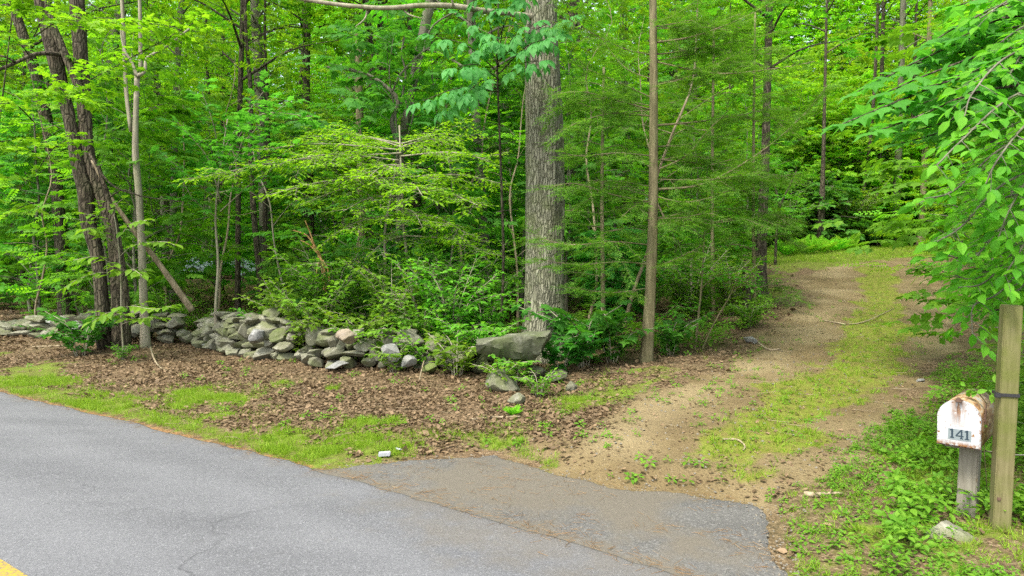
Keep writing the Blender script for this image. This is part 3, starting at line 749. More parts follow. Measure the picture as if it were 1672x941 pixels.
# multi stemmed dark tree at left
mt, MA, MB = near_tree('multi_stem_tree', 'dark multi stemmed tree in the gap of the wall', 'tree',
    [(196, 570, 27), (191, 460, 21), (183, 374, 21), (168, 327, 20), (152, 285, 19), (141, 230, 19), (137, 150, 20), (132, 100, 20), (125, -10, 20)], 11.0, 'bark_dark', 3,
    crown=dict(K=26, n=12, cr=3.0, barkm='bark_dark'), top=9, sides=26, n=80, ridges=.08, flare=.35,
    extra=[([(172, 568, 25), (164, 470, 21), (157, 410, 22), (143, 360, 24), (139, 310, 24), (127, 270, 20), (115, 200, 18), (100, 140, 20), (85, 70, 23), (66, -20, 23)], 10.9, 9),
           ([(135, 160, 13), (116, 112, 12), (95, 64, 12), (80, 20, 10)], 10.85, 7.5),
           ([(207, 568, 14), (204, 480, 12), (190, 380, 10), (172, 310, 8), (160, 270, 6)], 10.75, 3.0)])
wl = Wood()
wl.tube(smooth_path([P(112, 90, 10.9), P(60, 88, 10.6), P(20, 105, 10.4), P(-20, 118, 10.3), P(-60, 110, 10.2)], 20), np.linspace(.035, .02, 20), 6)
wl.tube(smooth_path([P(25, 102, 10.4), P(5, 92, 10.3), P(-30, 90, 10.2)], 8), np.linspace(.02, .01, 8), 5)
link('limb', wl.mesh('limb', M['bark_dark'], MB), mt); wl = Wood()
wl.tube(smooth_path([P(145, 250, 10.8), P(180, 300, 10.5), P(230, 320, 10.3), P(300, 330, 10.1)], 14), np.linspace(.018, .006, 14), 5)
wl.tube(smooth_path([P(170, 330, 10.8), P(200, 310, 10.6), P(230, 322, 10.3)], 8), np.linspace(.014, .006, 8), 5)
link('limb', wl.mesh('limb', M['bark_dark'], MB), mt)

near_tree('leaning_tree', 'dark tree leaning left behind the low stone wall', 'tree', [(108, 512, 24), (100, 400, 20), (92, 300, 18), (76, 200, 18), (58, 120, 16), (28, 30, 14), (10, -30, 13)], 14.5, 'bark_dark', 4, crown=dict(K=18, n=10, leafm='leaf_bright', barkm='bark_dark'), sides=16, ridges=.06)
near_tree('slim_tree', 'slim pale sapling forking twice in front of the wall gap', 'tree', [(238, 572, 15), (234, 480, 13), (230, 380, 12), (226, 310, 11), (221, 250, 10), (222, 180, 8), (224, 125, 8)], 11.05, 'bark_pale', 5, top=4.0, sides=10, flare=.25,
    extra=[([(224, 125, 7), (236, 116, 6), (240, 95, 5), (262, 82, 4.5), (285, 66, 4), (310, 46, 3.5)], 11.0, 4.9), ([(224, 125, 6), (214, 100, 5), (204, 84, 4), (198, 60, 3)], 11.0, 5.2), ([(230, 120, 7), (229, 60, 6), (228, 0, 5.5)], 11.05, 7.), ([(214, 215, 6), (206, 150, 6), (202, 60, 6), (198, -20, 6)], 11.1, 7)])
slim, SA, SB = near_tree('slim_tree', 'straight slender tan trunk with feathery needle boughs at the drive edge', 'tree', [(1053, 622, 22), (1057, 560, 19), (1062, 480, 17), (1066, 360, 15), (1067, 240, 13.5), (1067, 120, 12.5), (1066, 0, 11.5), (1065, -60, 11)], 8.75, 'bark_tan', 6, top=8.5, sides=16, n=60, ridges=.04, flare=.25)

BG = [ # name, label, path, Y, bark, crown leaf
 ('forked_tree', 'grey forked trunk with pale patches behind the slim sapling', [(168, 520, 16), (172, 400, 15), (176, 250, 14), (180, 120, 14), (190, 50, 16), (198, -10, 14)], 17.5, 'bark_grey', 'leaf_bright', [([(188, 55, 9), (202, 20, 8), (210, -20, 8)], 17.5, 9)]),
 ('thin_tree', 'thin dark straight trunk above the middle of the right stone wall', [(388, 520, 9), (389, 300, 9), (392, 150, 8), (397, -10, 8)], 16.0, 'bark_dark', 'leaf_mid', []),
 ('grey_tree', 'grey straight trunk behind the dark broad leaved sapling', [(436, 520, 18), (430, 300, 17), (424, 150, 17), (416, -10, 15)], 19.0, 'bark_grey', 'leaf_bright', []),
 ('thin_tree', 'thin mottled trunk deep behind the slim forked sapling', [(284, 510, 12), (284, 300, 11), (290, 100, 10), (297, -10, 9)], 22.0, 'bark_grey', 'leaf_bright', []),
 ('dark_tree', 'dark trunk right of the grey trunk rising through the leaves', [(508, 510, 13), (506, 300, 12), (500, 150, 12), (503, -10, 11)], 20.0, 'bark_dark', 'leaf_mid', []),
 ('dark_tree', 'left one of two close dark trunks beside the grey stub', [(612, 520, 13), (610, 250, 12), (606, 100, 12), (596, -10, 11)], 18.0, 'bark_dark', 'leaf_mid', []),
 ('dark_tree', 'right one of two close dark trunks beside the grey stub', [(628, 520, 12), (624, 250, 11), (621, 100, 11), (622, -10, 10)], 19.0, 'bark_dark', 'leaf_mid', []),
 ('pale_tree', 'pale speckled trunk left of the big oak behind the hanging leaves', [(800, 520, 18), (792, 400, 16), (784, 290, 16), (775, 150, 15), (768, -10, 14)], 14.5, 'bark_grey', 'leaf_mid', []),
 ('dark_tree', 'dark trunk just right of the oak top', [(930, 520, 15), (933, 300, 15), (935, 80, 14), (938, -10, 13)], 19.0, 'bark_dark', 'leaf_mid', []),
 ('grey_tree', 'dull grey trunk behind the feathery needles left of the drive', [(1241, 476, 22), (1244, 400, 17), (1250, 250, 13), (1254, 100, 11), (1257, -20, 10)], 14.6, 'bark_dark', 'leaf_mid', []),
 ('grey_tree', 'tallest grey brown trunk beyond the drive crest', [(1462, 404, 14), (1464, 340, 12), (1467, 260, 11), (1471, 150, 10), (1475, 0, 9)], 30.0, 'bark_grey', 'leaf_bright', []),
 ('grey_tree', 'tan trunk beyond the drive crest nearest the right hand leaves', [(1503, 408, 10), (1507, 330, 9), (1510, 250, 9), (1516, 100, 8)], 29.0, 'bark_tan', 'leaf_bright', []),
 ('thin_tree', 'thin dark trunk between the two beyond the drive crest', [(1488, 406, 7), (1486, 330, 6), (1490, 220, 6), (1494, 100, 5)], 31.0, 'bark_dark', 'leaf_bright', []),
 ('thin_tree', 'dark slanted pole like trunk beyond the drive crest', [(1404, 396, 5), (1408, 330, 5), (1415, 280, 5), (1424, 200, 5), (1430, 100, 5)], 29.5, 'bark_dark', 'leaf_bright', []),
 ('thin_tree', 'upright dark trunk beyond the middle of the drive crest', [(1432, 400, 8), (1433, 330, 7), (1437, 260, 6), (1440, 120, 6)], 31.5, 'bark_dark', 'leaf_bright', []),
 ('grey_tree', 'grey trunk with a knot behind the ferns beyond the drive', [(1340, 395, 12), (1342, 330, 10), (1344, 280, 7), (1347, 150, 5)], 27.0, 'bark_dark', 'leaf_mid', []),
]
for k, (nm, lab, pts, Y, bark, lf, ex) in enumerate(BG):
    near_tree(nm, lab, 'tree', pts, Y, bark, 40 + k, crown=dict(K=10 if Y > 25 else 22, n=7 if Y > 25 else 11, cr=2.4, lo=Y * .33 + 1.2, hi=Y * .33 + 7, leafm=lf, barkm=bark, sz=.36), top=Y * .36 + 5, sides=10, n=26, ridges=.04, extra=ex)
near_tree('dark_sapling', 'thin black forked sapling at the drive crest edge', 'tree', [(1266, 430, 4.5), (1268, 380, 4), (1273, 340, 4)], 19.5, 'bark_dark', 61, top=0, sides=6, flare=.1,
          extra=[([(1273, 340, 3.5), (1268, 315, 3), (1264, 300, 3), (1262, 285, 2)], 19.5, 0), ([(1273, 340, 3.5), (1281, 320, 3), (1292, 298, 3), (1300, 280, 2)], 19.5, 0)])
near_tree('tree_stub', 'short black broken trunk left of the drive', 'tree', [(1219, 517, 13), (1219, 480, 12), (1218, 440, 11), (1217, 424, 8)], 12.6, 'bark_dark', 62, top=0, sides=10, flare=.2)
near_tree('broken_trunk', 'grey brown broken topped stub behind the bright layered tree', 'tree', [(594, 520, 15), (591, 400, 14), (588, 240, 13), (586, 120, 12), (584, 44, 11)], 15.5, 'bark_tan', 63, top=0, sides=12, ridges=.08)
near_tree('vine_hung_tree', 'leaning dead trunk hung with bare vines left of the hickory leaves', 'tree',
    [(650, 520, 14), (652, 380, 13), (655, 250, 13), (668, 170, 14), (684, 90, 15), (703, 0, 16), (712, -40, 16)], 13.6, 'bark_grey', 64, top=7, sides=12, ridges=.06,
    extra=[([(650, 235, 9), (640, 200, 8), (650, 165, 7), (628, 140, 6), (600, 122, 5), (560, 112, 5), (535, 110, 4)], 13.3, 0), ([(655, 170, 4), (662, 120, 3), (656, 90, 3), (660, 60, 3)], 13.2, 0),
           ([(672, 160, 5), (690, 90, 3.5), (705, 45, 3), (740, 20, 3)], 13.2, 0), ([(668, 160, 3), (676, 175, 3), (668, 215, 2.5), (660, 228, 2)], 13.2, 0), ([(640, 150, 3.5), (655, 120, 3), (690, 85, 2.5), (720, 70, 2)], 13.1, 0)])
# fallen pole leaning on the multi stemmed tree
w = Wood(); pp = smooth_path([P(314, 508, 11.6), P(285, 466, 11.5), P(255, 425, 11.4), P(215, 372, 11.2), P(178, 318, 11.05), P(150, 262, 10.95)], 40)
w.tube(pp, np.linspace(.058, .024, 40), 12, disp=lambda a, t, p: 1 + .2 * (vnoise(a * 1.5, t * 25 + a * 0) - .5))
o = link('fallen_pole', w.mesh('fallen_pole', M['dead_wood'], pp[0]), loc=tuple(pp[0])); tag(o, 'pale dead pole leaning from the ground onto the multi stemmed tree', 'dead tree')

# ------------------------------------------------------------------ repeated forest trees behind
KINDS = {}
KINDS['far', 2] = tree_meshes(180, 16, .2, .4, 16, 4.5, 120, 30, S_SPRAY, .6, 'leaf_mid', 'bark_grey', clump=1.6, flat=.5)
for k in range(4):
    KINDS['canopy', k] = tree_meshes(100 + k, 17 + k, .15 + .03 * (k % 2), 4.0 + .8 * k, 17 + k, 3.0, 74, 20, S_SPRAY, .34, ['leaf_bright', 'leaf_lime', 'leaf_mid', 'leaf_bright'][k], ['bark_dark', 'bark_grey', 'bark_dark', 'bark_grey'][k], clump=1.0, lean=[(.03, 0), (-.04, .02), (.0, -.02), (.05, .02)][k])
for k in range(3):
    KINDS['pole', k] = tree_meshes(120 + k, 13, .065 + .02 * k, 4.5, 13, 1.7, 30, 16, S_SPRAY, .30, ['leaf_mid', 'leaf_bright', 'leaf_lime'][k], 'bark_dark', clump=.8, lean=[(.03, 0), (-.05, .02), (.06, -.02)][k], sides=7)
for k in range(4):
    KINDS['sapling', k] = tree_meshes(140 + k, 5.5, .035, .7, 5.4, 1.5, 36, 13, [S_SPRAYM, S_SPRAY, S_FLAT, S_SPRAYM][k], [.34, .26, .34, .32][k], ['leaf_mid', 'leaf_mid', 'leaf_bright', 'leaf_dark'][k], 'bark_grey', clump=.5, sides=6, flat=.2)
for k in range(2):
    KINDS['open', k] = tree_meshes(150 + k, 5.5, .035, .5, 5.4, 1.6, 36, 13, [S_SPRAY, S_SPRAYM][k], .32, ['leaf_bright', 'leaf_lime'][k], 'bark_grey', clump=.5, sides=6, flat=.25)
for k in range(3):
    KINDS['bush', k] = tree_meshes(160 + k, 1.7, .02, .2, 1.6, .8, 26, 10, [S_SPRAY, S_SPRAYM, S_FLAT][k], .24, ['leaf_mid', 'leaf_dark', 'leaf_mid'][k], 'bark_grey', clump=.3, sides=5, flat=.4)
for k in range(2):
    KINDS['far', k] = tree_meshes(170 + k, 22, .2, 1.0, 22, 4.5, 120, 26, S_SPRAY, .52, ['leaf_lime', 'leaf_bright'][k], 'bark_grey', clump=1.5, flat=.4)

r = np.random.default_rng(77); taken = []
drive_c = np.array([at2(1180, 740), at2(1300, 640), at2(1420, 540), at2(1440, 440), at2(1440, 430) + np.array([1.5, 5])])
def ok_spot(x, y, gap, clear=2.6):
    if road_d(np.array([x]), np.array([y]))[0] < 2.0: return False
    if y < 33 and line_dist(np.array([x]), np.array([y]), drive_c)[0] < clear: return False
    return all((x - a) ** 2 + (y - b) ** 2 > gap ** 2 for a, b in taken)
def region(px):
    return ('left of the multi stemmed tree' if px < 190 else 'behind the right stone wall' if px < 860 else 'right of the big oak' if px < 1260 else 'beyond the drive crest')
def scatter(kind, nk, count, ylo, yhi, gap, name, desc, cat, scr=(.8, 1.25), clear=2.6, pxr=(-260, 1930), ypow=1.0, pxok=None):
    done = 0; tries = 0
    while done < count and tries < count * 60:
        tries += 1
        px = r.uniform(*pxr); Y = ylo + (yhi - ylo) * r.random() ** ypow; x = (px - CX) / F * Y
        if pxok and not pxok(px, Y): continue
        if not ok_spot(x, Y, gap, clear): continue
        taken.append((x, Y)); rg = region(px)
        put_tree(KINDS[kind, int(r.integers(nk))], (x, Y, tz(x, Y) - .03), r.uniform(0, 6.28), r.uniform(*scr), name, desc + ' ' + rg, cat, desc.split(' in the')[0] + ' ' + rg, r.uniform(.9, 1.1))
        done += 1
    return done
notdrive = lambda px, Y: not (1255 < px < 1560 and Y < 30)
openmid = lambda px, Y: not (1190 < px < 1640 and Y < 47) and not (920 < px < 1240 and Y < 23)
scatter('canopy', 4, 46, 16, 46, 2.3, 'forest_tree', 'leafy forest tree in the woods', 'tree', ypow=.8, pxok=openmid)
scatter('pole', 3, 36, 15, 38, 1.3, 'young_tree', 'slim dark trunked young tree in the woods', 'tree', pxok=openmid)
scatter('sapling', 4, 74, 12.5, 30, 1.2, 'sapling', 'leafy understory sapling in the woods', 'sapling', clear=3.0, pxok=lambda px, Y: notdrive(px, Y) and not (270 < px < 470 and Y < 20))
scatter('bush', 3, 40, 11.5, 30, .8, 'bush', 'low green bush in the woods', 'bush', clear=2.8, pxok=lambda px, Y: notdrive(px, Y) and not (290 < px < 460 and Y < 40))
scatter('open', 2, 40, 29, 46, 1.0, 'sapling', 'bright leafy understory sapling in the woods', 'sapling', clear=.5, pxr=(1180, 1760), scr=(1.0, 1.8))
scatter('bush', 3, 26, 28.5, 44, .8, 'bush', 'low green bush in the woods', 'bush', clear=.5, pxr=(1230, 1720), scr=(1.2, 2.2))
for px, Y, k, sc in [(1290, 30.5, 2, 1.3), (1325, 32, 0, 1.5), (1365, 30.5, 2, 1.25), (1400, 32.5, 1, 1.5), (1440, 33.5, 2, 1.4), (1480, 34.5, 2, 1.6), (1525, 32, 0, 1.4), (1560, 29, 2, 1.3), (1310, 35, 2, 1.9), (1385, 36, 2, 2.0), (1450, 37, 0, 2.0), (1500, 38, 2, 2.1)]:
    x = (px - CX) / F * Y; put_tree(KINDS['open', k % 2], (x, Y, tz(x, Y) - .03), px * 1.7, sc, 'sapling', 'bright leafy sapling standing in the open beyond the drive crest', 'sapling', 'bright saplings beyond the drive crest')
for px, Y, k, sc, lb in [(1650, 7.4, 0, .85, 'nearest leafy sapling on the right bank of the drive'), (1720, 9.0, 2, 1.0, 'leafy sapling cut by the right edge on the drive bank'), (1632, 10.5, 2, 1.0, 'second leafy sapling up the right bank of the drive'), (1660, 14, 1, 1.1, 'leafy sapling halfway up the right bank of the drive'), (1640, 19, 2, 1.0, 'leafy sapling at the right bank near the crest')]:
    x = (px - CX) / F * Y; put_tree(KINDS['sapling', k], (x, Y, tz(x, Y) - .03), px * 1.3, sc, 'sapling', lb, 'sapling', 'saplings on the right bank')
# bare dead stems inside the wood
for k in range(3):
    d_ = tree_meshes(190 + k, 6.5, .03, 1.2, 6, 1.0, 11, 1, S_SIMPLE, .01, 'leaf_mid', 'dead_wood', lean=[(.1, 0), (-.18, .05), (.22, -.05)][k], wob=.6, sides=6, merge=True); KINDS['dead', k] = d_
for px, Y, k, lb in [(345, 13.2, 0, 'behind the left part of the right stone wall'), (560, 13.5, 1, 'behind the orange snag'), (715, 12.8, 2, 'behind the wall end'), (845, 12.4, 1, 'left of the oak'), (955, 13.0, 0, 'right of the oak'), (1015, 12.0, 2, 'between the oak and the slender trunk'), (1110, 13.5, 1, 'right of the slender trunk'), (60, 13.5, 2, 'behind the low wall'), (265, 14.5, 1, 'behind the leaning dead pole')]:
    x = (px - CX) / F * Y; put_tree(KINDS['dead', k], (x, Y, tz(x, Y) - .03), k + px, .8 + .1 * (px % 4), 'dead_sapling', 'bare dead leaning sapling in the wood ' + lb, 'dead tree', 'bare dead saplings')
# the trees that close the view
for k in range(12):
    px = 1130 + k * 56 + r.uniform(-12, 12); Y = 44 + (k % 2) * 2.5; x = (px - CX) / F * Y
    put_tree(KINDS['far', k % 2], (x, Y, tz(x, Y) - .1), r.uniform(0, 6.28), r.uniform(.7, .9), 'far_tree', 'leafy tree in the green wall closing the view behind the drive crest saplings', 'tree', 'green wall of trees behind the drive crest')
for k in range(40):
    px = -300 + k * 56 + r.uniform(-15, 15); Y = 66 + (k % 2) * 5; x = (px - CX) / F * Y
    put_tree(KINDS['far', 2], (x, Y, tz(x, Y) - .1), r.uniform(0, 6.28), r.uniform(.85, 1.15), 'far_tree', 'dense low branched tree closing the woods farthest ' + region(px), 'tree', 'farthest trees ' + region(px))
for k in range(46):
    px = -400 + k * 56 + r.uniform(-15, 15); Y = 48 + (k % 3) * 6 + r.uniform(-2, 2); x = (px - CX) / F * Y
    put_tree(KINDS['far', k % 2], (x, Y, tz(x, Y) - .1), r.uniform(0, 6.28), r.uniform(.85, 1.15), 'far_tree', 'tall bright leafy tree closing the woods far ' + region(px), 'tree', 'far trees ' + region(px))
# ------------------------------------------------------------------ hand placed plants near the road
def leafy(w, lv, r, pts, r0, tw_len=.3, tw_sp=.09, leaf=.08, lsp=.05, droop=.25, start=.15, n=30, jit=.3, flatn=UP, sub=0, updir=0., end_r=.004, face=0.):
    A = smooth_path(pts, n); L = np.concatenate([[0], np.cumsum(np.linalg.norm(np.diff(A, axis=0), axis=1))])
    w.tube(A, np.linspace(r0, end_r, n), 6 if r0 > .008 else 4, cap=False)
    flatn = np.asarray(flatn, float)
    s = L[-1] * start; sd = 1
    while s < L[-1]:
        f = s / L[-1]; p = np.array([np.interp(s, L, A[:, k]) for k in range(3)]); i = min(n - 2, int(f * (n - 1)))
        T = nrm(A[i + 1] - A[i]); side = nrm(np.cross(T, flatn)) * sd
        d = nrm(side * .85 + T * r.uniform(.3, .8) + flatn * r.normal() * .22 + UP * updir)
        l = tw_len * r.uniform(.6, 1.2) * (1.05 - .55 * f) * min(1, .5 + f * 2)
        q = np.array([p, p + d * l * .5 + UP * (-droop * l * .08), p + d * l - UP * droop * l * .35])
        if l > leaf * 1.2:
            if sub and l > sub: leafy(w, lv, r, q, .004, tw_len * .45, tw_sp * .8, leaf, lsp, droop, .2, 8, jit, flatn, 0, updir, .0015, face)
            else:
                w.tube(q, [.003, .0022, .0012], 3, cap=False)
                k = max(2, int(l / lsp)); tt_ = (np.arange(k) + .6) / k
                pos = q[0][None] * (1 - tt_)[:, None] + q[2][None] * tt_[:, None] + r.normal(size=(k, 3)) * .006
                sd2 = np.where(np.arange(k) % 2, 1., -1.)[:, None]
                s2 = nrm(np.cross(d, flatn))[None] * sd2
                ld = nrm(s2 * .8 + d[None] * .55 + r.normal(size=(k, 3)) * .2 - UP * droop)
                lu = flatn * (1 - face) + np.array([-.25, -.9, .35]) * face + r.normal(size=(k, 3)) * jit
                lv.add(pos, ld, lu, leaf * r.uniform(.55, 1.25, k))
                lv.add(q[2], nrm(d - UP * droop), lu[0], leaf * r.uniform(.9, 1.2))
        else:
            lv.add(p, nrm(d - UP * droop), flatn * (1 - face) + np.array([-.25, -.9, .35]) * face + r.normal(size=3) * jit, leaf * r.uniform(.8, 1.2))
        s += tw_sp * r.uniform(.7, 1.3); sd = -sd
    lv.add(A[-1], nrm(A[-1] - A[-2]), flatn * (1 - face) + np.array([-.25, -.9, .35]) * face, leaf * 1.1)

def pxs(pts): return [P(a, b, c) for a, b, c in pts]
def sapling_px(name, label, cat, stems, branches, leafm, barkm, shape, seed, group=None, parts=('stem', 'crown'), **kw):
    """stems: [(pixel path with depth, r0, r1)], branches: [(pixel path with depth, r0)]"""
    r = np.random.default_rng(seed); w = Wood(); lv = Leaves(); b = None
    for path, ra, rb in stems:
        pts = np.array(pxs(path))
        if b is None:
            b = pts[0].copy(); b[2] = tz(b[0], b[1])
            if pts[0, 2] > b[2] - .02: pts = np.vstack([b - UP * .06, pts])
        n = 24; w.tube(smooth_path(pts, n), np.linspace(ra, rb, n), 7)
    for path, r0 in branches: leafy(w, lv, r, pxs(path) if len(path[0]) == 3 and path[0][0] > 30 or True else path, r0, **kw)
    t = thing(name, label, cat, tuple(b), group)
    link(parts[0], w.mesh(parts[0], M[barkm], b), t); link(parts[1], lv.mesh(parts[1], shape, M[leafm], b), t)
    return t

# young tree with flat layered bright sprays behind the wall
br = []
rr = np.random.default_rng(5)
for (x0, y0, x1, y1, Ya, Yb) in [(655, 250, 325, 290, 10.6, 9.6), (655, 245, 420, 245, 10.6, 10.0), (650, 262, 470, 262, 10.6, 9.6), (655, 240, 560, 232, 10.7, 10.9), (655, 255, 800, 262, 10.6, 10.0), (655, 240, 735, 236, 10.6, 10.8),
                             (655, 290, 440, 318, 10.6, 9.5), (657, 300, 500, 330, 10.6, 9.9), (657, 290, 820, 300, 10.6, 9.9), (657, 310, 780, 335, 10.6, 9.6), (657, 320, 560, 345, 10.6, 9.7), (660, 350, 760, 380, 10.6, 9.8), (660, 350, 540, 385, 10.6, 9.9),
                             (660, 270, 600, 290, 10.6, 9.4), (658, 300, 690, 320, 10.6, 9.3), (655, 235, 500, 225, 10.8, 11.3), (655, 235, 770, 225, 10.8, 11.2), (660, 340, 690, 372, 10.6, 9.5), (664, 385, 800, 415, 10.6, 10.0), (664, 385, 600, 420, 10.6, 10.1)]:
    mx, my = x0 * .45 + x1 * .55, (y0 * .45 + y1 * .55) - 10
    br.append(([(x0, y0, Ya), (mx, my, (Ya + Yb) / 2), (x1, y1, Yb)], .014))
sapling_px('layered_tree', 'young tree with flat layered yellow green sprays over the right stone wall', 'tree',
    [([(690, 545, 10.6), (672, 470, 10.6), (660, 380, 10.6), (655, 280, 10.6), (652, 205, 10.7)], .035, .012), ([(690, 545, 10.55), (676, 500, 10.4), (655, 445, 10.3), (645, 425, 10.3)], .012, .006)],
    br, 'leaf_lime', 'bark_pale', S_SIMPLE, 9, tw_len=.62, tw_sp=.085, leaf=.075, lsp=.034, droop=.12, start=.12, jit=.22, sub=.3)
# dark broad leaved maple sapling left of the middle
br = [([(360, 330, 10.9), (340, 260, 10.6), (290, 200, 10.3)], .012), ([(362, 300, 10.9), (400, 230, 10.6), (470, 165, 10.4)], .012), ([(360, 280, 10.9), (350, 210, 10.5), (330, 150, 10.3)], .01), ([(362, 270, 10.9), (420, 190, 10.5), (510, 190, 10.2)], .01),
      ([(361, 250, 10.9), (400, 190, 10.9), (430, 150, 10.9)], .01), ([(361, 330, 10.9), (310, 290, 10.4), (265, 250, 10.2)], .01), ([(360, 345, 10.8), (420, 290, 10.4), (480, 235, 10.1)], .01), ([(360, 300, 10.8), (385, 260, 10.3), (400, 215, 10.0)], .01), ([(360, 360, 10.8), (320, 330, 10.5), (300, 300, 10.3)], .008)]
sapling_px('maple_sapling', 'slender maple sapling with dark bluish broad leaves behind the wall', 'sapling', [([(352, 505, 10.95), (356, 430, 10.95), (352, 350, 10.95), (362, 260, 10.9), (372, 190, 10.9)], .028, .008)], br, 'leaf_maple', 'bark_pale', S_MAPLE, 14, tw_len=.5, tw_sp=.085, leaf=.15, lsp=.07, droop=.2, start=.25, jit=.3)
# pale curved sapling pair behind the wall
sapling_px('thin_sapling', 'two thin pale stems curving up together behind the wall', 'sapling', [([(472, 520, 11.4), (462, 470, 11.4), (448, 400, 11.5), (440, 330, 11.5), (420, 280, 11.6), (412, 240, 11.6)], .022, .008), ([(480, 525, 11.3), (468, 480, 11.3), (455, 440, 11.3), (445, 380, 11.4)], .014, .006)],
    [([(445, 370, 11.5), (480, 330, 11.2), (530, 320, 11.0)], .008), ([(442, 340, 11.5), (400, 310, 11.3), (350, 315, 11.2)], .008), ([(425, 290, 11.6), (460, 270, 11.4), (500, 280, 11.3)], .008)], 'leaf_mid', 'bark_pale', S_MAPLE, 15, tw_len=.35, tw_sp=.12, leaf=.1, lsp=.07, jit=.3)
# hickory with long drooping leaflets
br = []
for (x0, y0, x1, y1, Y) in [(815, 120, 715, 60, 8.7), (815, 150, 690, 165, 8.6), (815, 130, 745, 110, 8.4), (815, 110, 760, 30, 8.8), (815, 100, 870, 40, 8.5), (815, 120, 905, 60, 8.3), (815, 140, 880, 100, 8.4), (815, 90, 830, 10, 8.7), (815, 140, 765, 150, 8.5), (815, 145, 730, 175, 8.8), (815, 110, 800, 60, 8.3), (812, 95, 780, -20, 8.7), (815, 100, 925, 30, 8.6), (815, 60, 860, -10, 8.6)]:
    br.append(([(x0, y0, 9.0), ((x0 + x1) / 2, (y0 + y1) / 2 - 14, (9 + Y) / 2), (x1, y1, Y)], .009))
sapling_px('hickory_sapling', 'hickory sapling with long drooping blue green leaflets left of the oak', 'sapling', [([(818, 548, 9.6), (822, 430, 9.5), (820, 340, 9.3), (818, 280, 9.2), (815, 200, 9.1), (812, 110, 9.0), (814, 40, 9.0), (812, -30, 9.0)], .022, .010)], br, 'leaf_blue', 'bark_dark', S_HICK, 16, tw_len=.16, tw_sp=.085, leaf=.25, lsp=.10, droop=.55, start=.35, jit=.3, face=.35)

# feathery needle tree around the slender trunk: branches sweep out from its stem
def needle_tree(label, trunk_Y, cxs, branches, seed, stem=None, group=None, root=None):
    r = np.random.default_rng(seed); w = Wood(); lv = Leaves()
    b = np.array([cxs[0], cxs[1], tz(*cxs)])
    if stem is not None: w.tube(smooth_path(np.vstack([b - UP * .1, pxs(stem)]), 24), np.linspace(.05, .02, 24), 8)
    for path, r0 in branches:
        A = smooth_path(pxs(path), 26); w.tube(A, np.linspace(r0, .003, 26), 6, cap=False)
        L = np.concatenate([[0], np.cumsum(np.linalg.norm(np.diff(A, axis=0), axis=1))]); s = L[-1] * .16; sd = 1
        while s < L[-1]:
            f = s / L[-1]; p = np.array([np.interp(s, L, A[:, k]) for k in range(3)]); i = min(24, int(f * 25)); T = nrm(A[i + 1] - A[i])
            d = nrm(nrm(np.cross(T, UP)) * sd * .8 + T * .7 + r.normal(size=3) * .22); l = r.uniform(.25, .6) * (1 - .5 * f)
            q = np.array([p, p + d * l * .5, p + d * l - UP * .22 * l]); w.tube(q, [.003, .002, .001], 3, cap=False)
            k = int(l / .028) + 1; t = r.random(k)[:, None]; pos = q[0] * (1 - t) + q[2] * t
            lv.add(pos, nrm(d * .8 + np.cross(d, UP) * r.choice([-1, 1], k)[:, None] * .6 + r.normal(size=(k, 3)) * .2 - UP * .1), UP + r.normal(size=(k, 3)) * .3, r.uniform(.12, .21, k))
            s += r.uniform(.05, .09); sd = -sd
    if root is not None: t = root; b = np.array(root.location)
    else: t = thing('needle_tree', label, 'tree', tuple(b), group)
    link('branches', w.mesh('branches', M['bark_tan'], b), t); link('crown', lv.mesh('crown', S_NEEDLE, M['needle'], b), t)
K = (1066, 8.75)
bb = []
